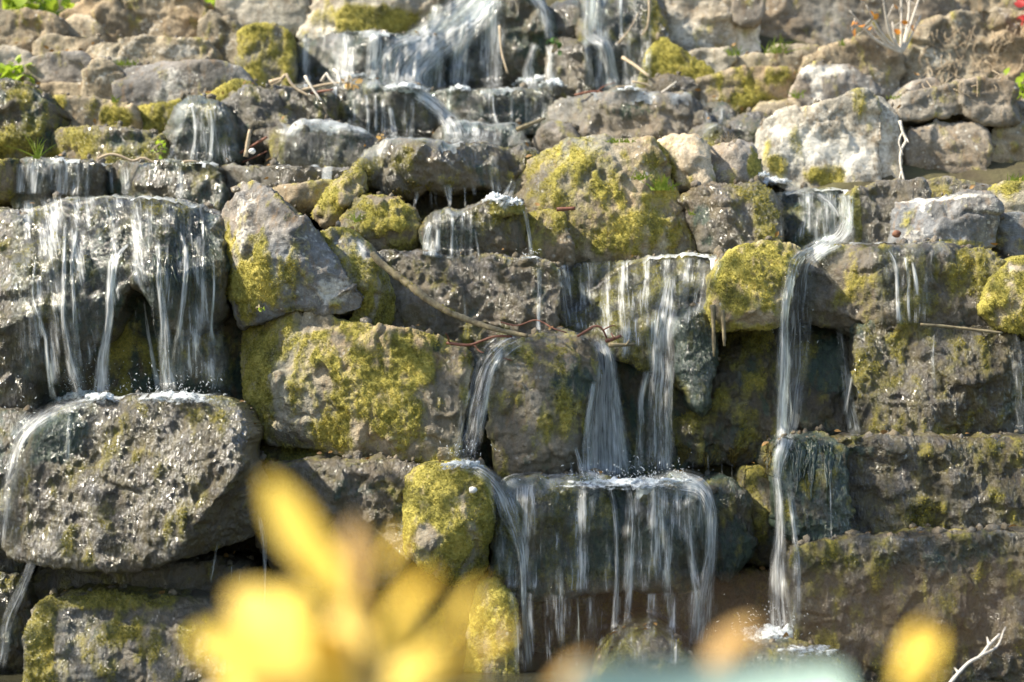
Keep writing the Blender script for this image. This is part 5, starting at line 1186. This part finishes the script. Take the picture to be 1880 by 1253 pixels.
def bush(name, label, cat, px, py, Y, rx, ry, n, size, mat, seed, stems=5, stem_mat=M_BARK, depth=.25, group=None):
    r = np.random.RandomState(seed); m = S * Y; base = W(px, py + ry, Y + .05)
    o = empty(name, base); tag(o, label, cat, group)
    parts, sp = [], []
    ends = []
    for _ in range(stems):
        e = W(px + r.uniform(-1, 1) * rx * .8, py + r.uniform(-1, .3) * ry, Y + r.uniform(-.5, .5) * depth); ends.append(e)
        mid = (base + e) / 2 + r.normal(size=3) * .03
        C, _ = catmull(np.array([base, mid, e])[:, :3], 8) if False else (np.array([base + (mid - base) * t * 2 if t < .5 else mid + (e - mid) * (t - .5) * 2 for t in np.linspace(0, 1, 8)]), 0)
        sp.append(tube(C, np.linspace(.006, .003, 8), 5))
    for _ in range(n):
        t = r.uniform(.2, 1) ; e = ends[r.randint(len(ends))]
        c = base + (e - base) * t + r.normal(size=3) * np.array([rx * m * .35, depth * .35, ry * m * .35])
        d = r.normal(size=3) + np.array([0, -.4, -.1]); d /= np.linalg.norm(d); L = size * r.uniform(.6, 1.2)
        nn = r.normal(size=3) + np.array([-.3, -.8, .9])
        parts.append(leaf(c, c + d * L, L * r.uniform(.5, .75), nn, r.uniform(0, .25), r.uniform(.02, .2)))
    child_mesh("stem", *join(sp), stem_mat, o)
    child_mesh("foliage", *join(parts), mat, o, True)
    return o
bush("leafy_shrub", "bright yellow green leaves above the cracked tan boulder", "shrub", 60, 5, 9.6, 90, 45, 170, .10, M_LEAFG, 21)
bush("leafy_shrub", "small green leafy plant beside the rounded grey tan stone", "shrub", 18, 135, 8.75, 34, 22, 46, .075, M_LEAFG, 22, 3, depth=.12)
bush("leafy_shrub", "green leaves peeping between the pale boulder and the brown block", "shrub", 392, 0, 9.8, 22, 20, 30, .08, M_LEAFG, 23, 3)
bush("leafy_shrub", "fresh green fern at the margin beside the lid slab", "shrub", 1885, 165, 8.7, 26, 34, 70, .06, M_LEAFG, 24, 4, depth=.12)
bush("leafy_shrub", "tiny bright leaves on the low brown mossy stone", "shrub", 293, 268, 7.95, 9, 14, 14, .035, M_LEAFG, 25, 2, depth=.04)
bush("leafy_shrub", "tiny dark leaves beside the forked stream", "shrub", 1020, 78, 9.0, 14, 14, 16, .04, M_LEAFD, 26, 2, depth=.05)
bush("leafy_shrub", "two leaved seedling on the flat faced mossy boulder", "seedling", 478, 565, 6.78, 10, 7, 5, .022, M_LEAFG, 27, 2, depth=.02)
bush("maple_shrub", "red leaves at the upper right corner", "shrub", 1885, 10, 9.0, 30, 30, 40, .06, M_LEAFR, 28, 3)
bush("leafy_shrub", "orange leaves caught beside the driftwood pile", "leaves", 638, 152, 8.5, 16, 5, 10, .045, M_LEAFO, 29, 2, depth=.06)
bush("leafy_shrub", "yellow sprig at the foot of the striped ledge stone", "sprig", 700, 250, 8.1, 8, 9, 8, .03, M_LEAFO, 30, 2, depth=.03)

# bare shrub with a few orange leaves
b0 = W(1655, 100, 8.95); sh = empty("bare_shrub", b0); tag(sh, "bare multi stemmed shrub with sparse orange leaves", "shrub")
r = np.random.RandomState(9); sp = []; lv = []
for tx, ty, q in [(1655, -30, .0), (1672, -30, .1), (1700, -40, .1), (1620, -10, -.1), (1590, 10, -.1), (1638, 40, 0), (1600, 45, -.05), (1690, 30, .1), (1560, 20, -.1)]:
    P = path3([(1655, 98), ((1655 + tx) / 2 + r.normal() * 4, (98 + ty) / 2 + 12), (tx, ty)], (8.95, 8.9 + q)); sp.append(tube(P, np.linspace(.010, .003, len(P)), 6, .2))
    for _ in range(3):
        k = r.randint(len(P) // 2, len(P)); e = P[k] + np.array([r.normal() * .05, r.normal() * .03, r.normal() * .05]); sp.append(tube(np.linspace(P[k], e, 4), .002, 4))
        if tx < 1640 or r.uniform() < .3:
            d = r.normal(size=3); d /= np.linalg.norm(d); lv.append(leaf(e, e + d * .045, .03, r.normal(size=3)))
child_mesh("stem", *join(sp), M_GREYTWIG, sh); child_mesh("foliage", *join(lv), M_LEAFA, sh)
wisps = []
for i in range(70):                                            # dry roots on the huge boulder
    x, y = r.uniform(1700, 1880), r.uniform(45, 150); P = path3([(x, y), (x + r.normal() * 10, y + 14), (x + r.normal() * 16, y + 30)], None, .01, 7); wisps.append(tube(P, .0022, 4))
tag(mesh_obj("dry_roots", *join(wisps), M_DRY), "tangle of dry pale roots on the huge rough boulder", "roots")

# small things on the ledges
V, F = [], []
def pebble(px, py, Y, rad, label, mat):
    n1, n2 = 16, 10; c = W(px, py, Y); V = []
    for i in range(n2 + 1):
        for j in range(n1):
            a, b = math.pi * i / n2, 2 * math.pi * j / n1; V.append((math.sin(a) * math.cos(b), math.sin(a) * math.sin(b), math.cos(a)))
    V = np.array(V); V *= (1 + .15 * fbm(V * 1.5 + px, 2))[:, None]
    F = [[i * n1 + j, (i + 1) * n1 + j, (i + 1) * n1 + (j + 1) % n1, i * n1 + (j + 1) % n1] for i in range(n2) for j in range(n1)]
    return tag(mesh_obj("pebble", V * rad * np.array([1, 1, .85]) + c, F, mat), label, "pebble")
M_PEB = simple_mat("white_pebble", (0.6, 0.58, 0.54), (0.75, 0.73, 0.69), 30, 0.6)
pebble(463, 278, 8.0, .017, "round white pebble beside the broken reed", M_PEB)
pebble(868, 900, 6.33, .016, "white flat pebble stuck in the golden moss cube", M_PEB)
pebble(1646, 430, 7.33, .020, "rust brown pebble at the square lichened block's foot", simple_mat("rust_stone", (0.10, 0.045, 0.03), (0.20, 0.10, 0.06), 40, 0.8))

# grit and dead leaves caught on the ledges and in the joints
r = np.random.RandomState(77); GV, GF, GT, k = [], [], [], 0; dl = []
ico = [(0,0,1),(.894,0,.447),(.276,.851,.447),(-.724,.526,.447),(-.724,-.526,.447),(.276,-.851,.447),(.724,.526,-.447),(-.276,.851,-.447),(-.894,0,-.447),(-.276,-.851,-.447),(.724,-.526,-.447),(0,0,-1)]
icf = [(0,1,2),(0,2,3),(0,3,4),(0,4,5),(0,5,1),(1,6,2),(2,7,3),(3,8,4),(4,9,5),(5,10,1),(6,7,2),(7,8,3),(8,9,4),(9,10,5),(10,6,1),(11,7,6),(11,8,7),(11,9,8),(11,10,9),(11,6,10)]
ico = np.array(ico); found = 0
for _ in range(16000):
    x, y = r.uniform(5, 1875), r.uniform(60, 1230)
    a_, b_ = depth_at(x, y - 5), depth_at(x, y + 4)
    if a_ is None or b_ is None or not (.07 < a_ - b_ < .6): continue
    found += 1
    if found > 620: break
    Yq = b_ + min(.06, (a_ - b_) * .6); c = W(x, y - 1, Yq)
    if r.uniform() < .78:
        rad = r.uniform(.005, .017) if r.uniform() < .8 else r.uniform(.017, .030)
        GV.append(c + ico * rad * r.uniform(.6, 1.25, 3) * (1 + r.normal(size=(12, 1)) * .14)); GF += [[i + k for i in f] for f in icf]; k += 12
        GT += [np.array(TONES[['tan', 'buff', 'grey', 'brown', 'dark', 'mauve'][r.randint(6)]]) * .8] * 12
    else:
        d = r.normal(size=3) * np.array([1, .6, .35]); d /= np.linalg.norm(d); L_ = r.uniform(.018, .038)
        dl.append(leaf(c + np.array([0, -.01, .012]), c + d * L_ + np.array([0, -.01, .012]), L_ * .6, r.normal(size=3) + np.array([-.2, -.6, .8]), .25, .15, 5))
gv = np.concatenate(GV); gr = mesh_obj("gravel", gv, GF, M_ROCK); tag(gr, kind="stuff")
gm = np.zeros((len(gv), 4)); gm[:, 0] = .12; gm[:, 2] = .35
set_col(gr.data, "masks", gm); set_col(gr.data, "tone", np.concatenate([np.array(GT), np.ones((len(gv), 1))], 1))
tag(mesh_obj("fallen_leaves", *join(dl), simple_mat("dead_leaf", (0.10, 0.055, 0.02), (0.30, 0.17, 0.05), 30, .6, .2)), kind="stuff")
# ---- foreground sprigs, out of focus close to the lens
def sprig(label, stem, leaves, mat, Y, seed):
    r = np.random.RandomState(seed)
    base = W(*stem[-1], Y); base[2] = 0.3
    o = empty("leaf_sprig", base); tag(o, label, "leaves")
    P = path3(stem, (Y, Y)); foot = P[-1].copy(); foot[2] = 0.3
    P = np.concatenate([P, np.linspace(P[-1], foot, 12)[1:]])
    child_mesh("stem", *tube(P, np.linspace(.002, .006, len(P)), 6), M_BARK, o)
    for (bx, by, tx, ty, w) in leaves:
        dy = r.uniform(.04, .11) if tx < bx + 40 else r.uniform(-.02, .03); Yb, Yt = Y + dy * .3, Y + dy
        n = np.array([-.62 + r.normal() * .15, -.45, .62 + r.normal() * .15])
        child_mesh("leaf", *leaf(W(bx, by, Yb), W(tx, ty, Yt), 1.02 * w * S * Y, n, r.uniform(-.05, .15), r.uniform(.02, .12), 9), (mat if not isinstance(mat, tuple) else mat[0 if r.uniform() < .72 else 1]), o)
    return o
sprig("large blurred cluster of yellow leaves close in front of the stones", [(640, 1110), (660, 1200), (680, 1300)],
      [(640, 1110, 484, 878, 84), (650, 1120, 652, 958, 66), (690, 1130, 722, 962, 44), (590, 1180, 420, 1088, 90), (600, 1235, 352, 1172, 96), (700, 1160, 785, 1045, 56), (775, 1205, 888, 1075, 50),
       (805, 1290, 930, 1150, 62), (620, 1275, 390, 1245, 90), (650, 1270, 630, 1085, 110), (725, 1280, 745, 1110, 110), (560, 1210, 530, 1075, 84), (690, 1290, 835, 1180, 80), (690, 1310, 560, 1165, 120), (600, 1310, 500, 1170, 100), (645, 1130, 570, 985, 60), (560, 1285, 440, 1205, 84)], (M_LEAFY, M_LEAFO), 1.32, 31)
sprig("single blurred amber leaf in front of the pool", [(1300, 1225), (1290, 1270), (1285, 1320)], [(1288, 1250, 1375, 1130, 62), (1300, 1262, 1340, 1160, 50)], M_LEAFO, 1.45, 32)
sprig("pair of blurred yellow leaves in front of the lowest dim block", [(1665, 1230), (1655, 1270), (1650, 1330)], [(1645, 1275, 1695, 1145, 52), (1690, 1240, 1722, 1160, 40), (1665, 1280, 1715, 1200, 44)], (M_LEAFY, M_LEAFO), 1.45, 33)
sprig("pale blurred leaf tip beside the mint coloured panel", [(1050, 1260), (1045, 1290), (1040, 1320)], [(1000, 1275, 1075, 1205, 40)], M_LEAFO, 1.4, 34)
ba = W(2100, 1260, .62); bs_ = empty("bare_shrub", (ba[0], .62, .3)); tag(bs_, "very blurred brown bare stem leaning across the bottom very close to the lens", "shrub")
P = path3([(930, 1155), (1300, 1150), (1700, 1130), (2080, 1110), (2160, 1200)], (.62, .62)); ft = P[-1].copy(); ft[2] = .3
P = np.concatenate([P, np.linspace(P[-1], ft, 14)[1:]])
child_mesh("stem", *tube(P, np.interp(np.linspace(0, 1, len(P)), [0, .15, 1], [.0006, .0015, .0024]), 8), M_VEIL, bs_)
# mint painted panel on a post, just peeping into the frame
Yp = 1.35; a = W(1045, 1222, Yp); b = W(1550, 1222, Yp); hgt = .16; th = .012
def rbox(x0, x1, y0, y1, z0, z1, bev):
    prof = []
    for cx, cz, a0 in ((x1 - bev, z1 - bev, 0), (x0 + bev, z1 - bev, 90), (x0 + bev, z0 + bev, 180), (x1 - bev, z0 + bev, 270)):
        for k in range(6): an = math.radians(a0 + k * 18); prof.append((cx + bev * math.cos(an), cz + bev * math.sin(an)))
    n = len(prof); V, F = [], []
    for y, s_ in ((y0, .985), (y0 + .002, 1), (y1 - .002, 1), (y1, .985)):
        cx, cz = (x0 + x1) / 2, (z0 + z1) / 2
        V += [(cx + (x - cx) * s_, y, cz + (z - cz) * s_) for x, z in prof]
    for k in range(3): F += [[k * n + i, k * n + (i + 1) % n, (k + 1) * n + (i + 1) % n, (k + 1) * n + i] for i in range(n)]
    F.append(list(range(n))); F.append([3 * n + i for i in range(n - 1, -1, -1)])
    return np.array(V), F
sg = empty("panel_post", ((a[0] + b[0]) / 2, Yp, .3)); tag(sg, "blurred mint green panel edge at the bottom of the view", "panel")
pv, pf = rbox(a[0], b[0], Yp, Yp + th, a[2] - hgt, a[2], .012)
tl_ = math.radians(52); dz = pv[:, 2] - a[2]; dy = pv[:, 1] - Yp            # sloped back like a reading board
pv = np.stack([pv[:, 0], Yp + dz * math.sin(tl_) + dy * math.cos(tl_), a[2] + dz * math.cos(tl_) - dy * math.sin(tl_)], 1)
child_mesh("panel", pv, pf, M_TEAL, sg)
cx = (a[0] + b[0]) / 2
child_mesh("post", *rbox(cx - .02, cx + .02, Yp - .07, Yp - .035, .3, a[2] - .085, .006), M_POST, sg)

# ================================================================== setting
# stepped bank behind the stones, running up to a planted top
def bank_y(z): return np.interp(z, [-.4, .2, 1.0, 1.5, 1.95, 2.35, 2.7, 3.1, 3.5, 3.9, 4.3], [6.85, 6.97, 7.22, 7.42, 7.75, 8.2, 8.75, 9.4, 10.0, 10.5, 11.6])
zs = np.concatenate([np.linspace(-.4, 4.3, 90), np.full(8, 4.3)]); xs = np.linspace(-9, 9, 170)
V = []
for i, z in enumerate(zs):
    for x in xs:
        y = bank_y(z) + (0 if i < 90 else (i - 89) * 2.5)
        V.append((x, y, z))
V = np.array(V); d = fbm(V * 1.3, 4) * .10 + fbm(V * 6, 3) * .03
V[:, 1] -= d - .05; V[:, 2] += .4 * d
nu = len(xs); F = [[i * nu + j, i * nu + j + 1, (i + 1) * nu + j + 1, (i + 1) * nu + j] for i in range(len(zs) - 1) for j in range(nu - 1)]
tag(mesh_obj("hill", V, F, simple_mat("mossy_bank", (0.05, 0.04, 0.024), (0.085, 0.078, 0.035), 5, 0.85, bump=.04)), kind="structure")
# ground to the horizon, sunk under the pool
g1 = np.sinh(np.linspace(-5, 5, 61)) / math.sinh(5) * 300; V = []
gy = np.concatenate([-np.array([300, 120, 50, 20, 8, 3.0]), np.linspace(-1, 9, 41), np.array([14, 25, 60, 150, 300.])])
for y in gy:
    for x in g1:
        basin = sstep(2.2, 3.2, np.array(y)) * (1 - sstep(8.5, 9, np.array(y))) * (1 - sstep(8, 12, np.array(abs(x))))
        V.append((x, y, .3 - .6 * float(basin)))
nu = len(g1); F = [[i * nu + j, i * nu + j + 1, (i + 1) * nu + j + 1, (i + 1) * nu + j] for i in range(len(gy) - 1) for j in range(nu - 1)]
tag(mesh_obj("ground", np.array(V), F, simple_mat("grassy_soil", (0.05, 0.045, 0.02), (0.09, 0.10, 0.03), 3, 0.9, bump=.02)), kind="structure")
# pool
m, nt = new_mat("pool_water"); T = NT(nt); pos = T.n("ShaderNodeNewGeometry").outputs["Position"]
bs = T.n("ShaderNodeBsdfPrincipled"); bs.inputs["Base Color"].default_value = (0.035, 0.034, 0.022, 1); bs.inputs["Roughness"].default_value = .06
bp = T.n("ShaderNodeBump"); bp.inputs["Distance"].default_value = .02; bp.inputs["Strength"].default_value = .5; T.l(T.noise(pos, 14, 4, .6), bp.inputs["Height"]); T.l(bp.outputs[0], bs.inputs["Normal"])
o_ = T.n("ShaderNodeOutputMaterial"); T.l(bs.outputs[0], o_.inputs[0])
px_ = np.linspace(-10, 10, 120); py_ = np.linspace(2.6, 7.3, 60); V = np.array([(x, y, .165) for y in py_ for x in px_])
V[:, 2] += .006 * fbm(V * 5, 3); nu = 120
tag(mesh_obj("water", V, [[i * nu + j, i * nu + j + 1, (i + 1) * nu + j + 1, (i + 1) * nu + j] for i in range(59) for j in range(119)], m), kind="structure")

# ================================================================== light, camera
SUN_EL, SUN_AZ = math.radians(44), math.radians(259)      # azimuth clockwise from +Y
sd = Vector((math.sin(SUN_AZ) * math.cos(SUN_EL), math.cos(SUN_AZ) * math.cos(SUN_EL), math.sin(SUN_EL)))
# unseen tree left of the view: its leaf clusters are placed to shade the lower courses
tb = np.array([-4.8, 3.2, .25]); tr_ = empty("tree", tb); tag(tr_, "unseen leafy tree beside the cascade whose boughs shade the lower stones", "tree")
r = np.random.RandomState(44); wood_, lv = [], []
top = np.array([-4.6, 3.4, 4.7])
wood_.append(tube(np.array([tb + (top - tb) * t + np.array([.12 * math.sin(t * 5), .08 * math.cos(t * 4), 0]) for t in np.linspace(0, 1, 16)]), np.linspace(.16, .07, 16), 10, .3))
SL = np.array(sd)
for px, py, Yq, rad, n in [(1170, 1000, 6.5, .38, 140), (1030, 780, 6.7, .22, 60), (1120, 760, 6.9, .30, 90), (1340, 760, 7.0, .30, 90), (1580, 900, 6.5, .30, 90), (1230, 1150, 6.6, .40, 120), (1640, 1130, 6.4, .48, 150),
                        (880, 750, 6.9, .2, 40), (1500, 720, 7.0, .2, 40), (250, 1130, 6.3, .35, 80), (860, 560, 7.1, .22, 30), (1760, 540, 6.9, .2, 25)]:
    c = W(px, py, Yq) + SL * r.uniform(5.0, 5.9)
    j = tb + (top - tb) * r.uniform(.7, 1.0); mid = (j + c) / 2 + np.array([0, 0, .18])
    wood_.append(tube(np.array([(1 - t) ** 2 * j + 2 * t * (1 - t) * mid + t * t * c for t in np.linspace(0, 1, 12)]), np.linspace(.045, .010, 12), 7, .3))
    for _ in range(n):
        q = c + r.normal(size=3) * rad * .55; d = r.normal(size=3); d /= np.linalg.norm(d); L_ = r.uniform(.06, .11)
        lv.append(leaf(q, q + d * L_, L_ * .6, r.normal(size=3) + np.array([-.3, 0, .8]), .15, .1, 5))
child_mesh("trunk", *join(wood_), M_BARK, tr_); child_mesh("crown", *join(lv), M_LEAFD, tr_)
L = bpy.data.lights.new("sun", 'SUN'); L.energy = 5.0; L.angle = math.radians(.6); L.color = (1.0, .91, .74)
lo = bpy.data.objects.new("sun", L); COL.objects.link(lo); lo.rotation_euler = sd.to_track_quat('Z', 'Y').to_euler(); lo.location = sd * 30
w = bpy.data.worlds.new("World"); scene.world = w; w.use_nodes = True
nt = w.node_tree; bg = nt.nodes["Background"]; sk = nt.nodes.new("ShaderNodeTexSky"); sk.sky_type = 'NISHITA'; sk.sun_disc = False
sk.sun_elevation = SUN_EL; sk.sun_rotation = SUN_AZ; sk.air_density = 1.2; sk.dust_density = 1.5
nt.links.new(sk.outputs[0], bg.inputs[0]); bg.inputs[1].default_value = .115
cam = bpy.data.cameras.new("camera"); co = bpy.data.objects.new("camera", cam); COL.objects.link(co)
co.location = (0, 0, ZC); co.rotation_euler = (math.radians(90), 0, 0)
cam.sensor_width = 36; cam.lens = 36 * 7 / 4.5; cam.clip_start = .05; cam.clip_end = 2000
cam.dof.use_dof = True; cam.dof.focus_distance = 6.85; cam.dof.aperture_fstop = 1.25
scene.camera = co
scene.view_settings.view_transform = 'Standard'; scene.view_settings.look = 'None'; scene.view_settings.gamma = 1; scene.view_settings.exposure = 1.25
try:
    scene.cycles.use_denoising = True; scene.cycles.transparent_max_bounces = 24; scene.cycles.max_bounces = 8
    scene.cycles.sample_clamp_indirect = 6
except Exception: pass
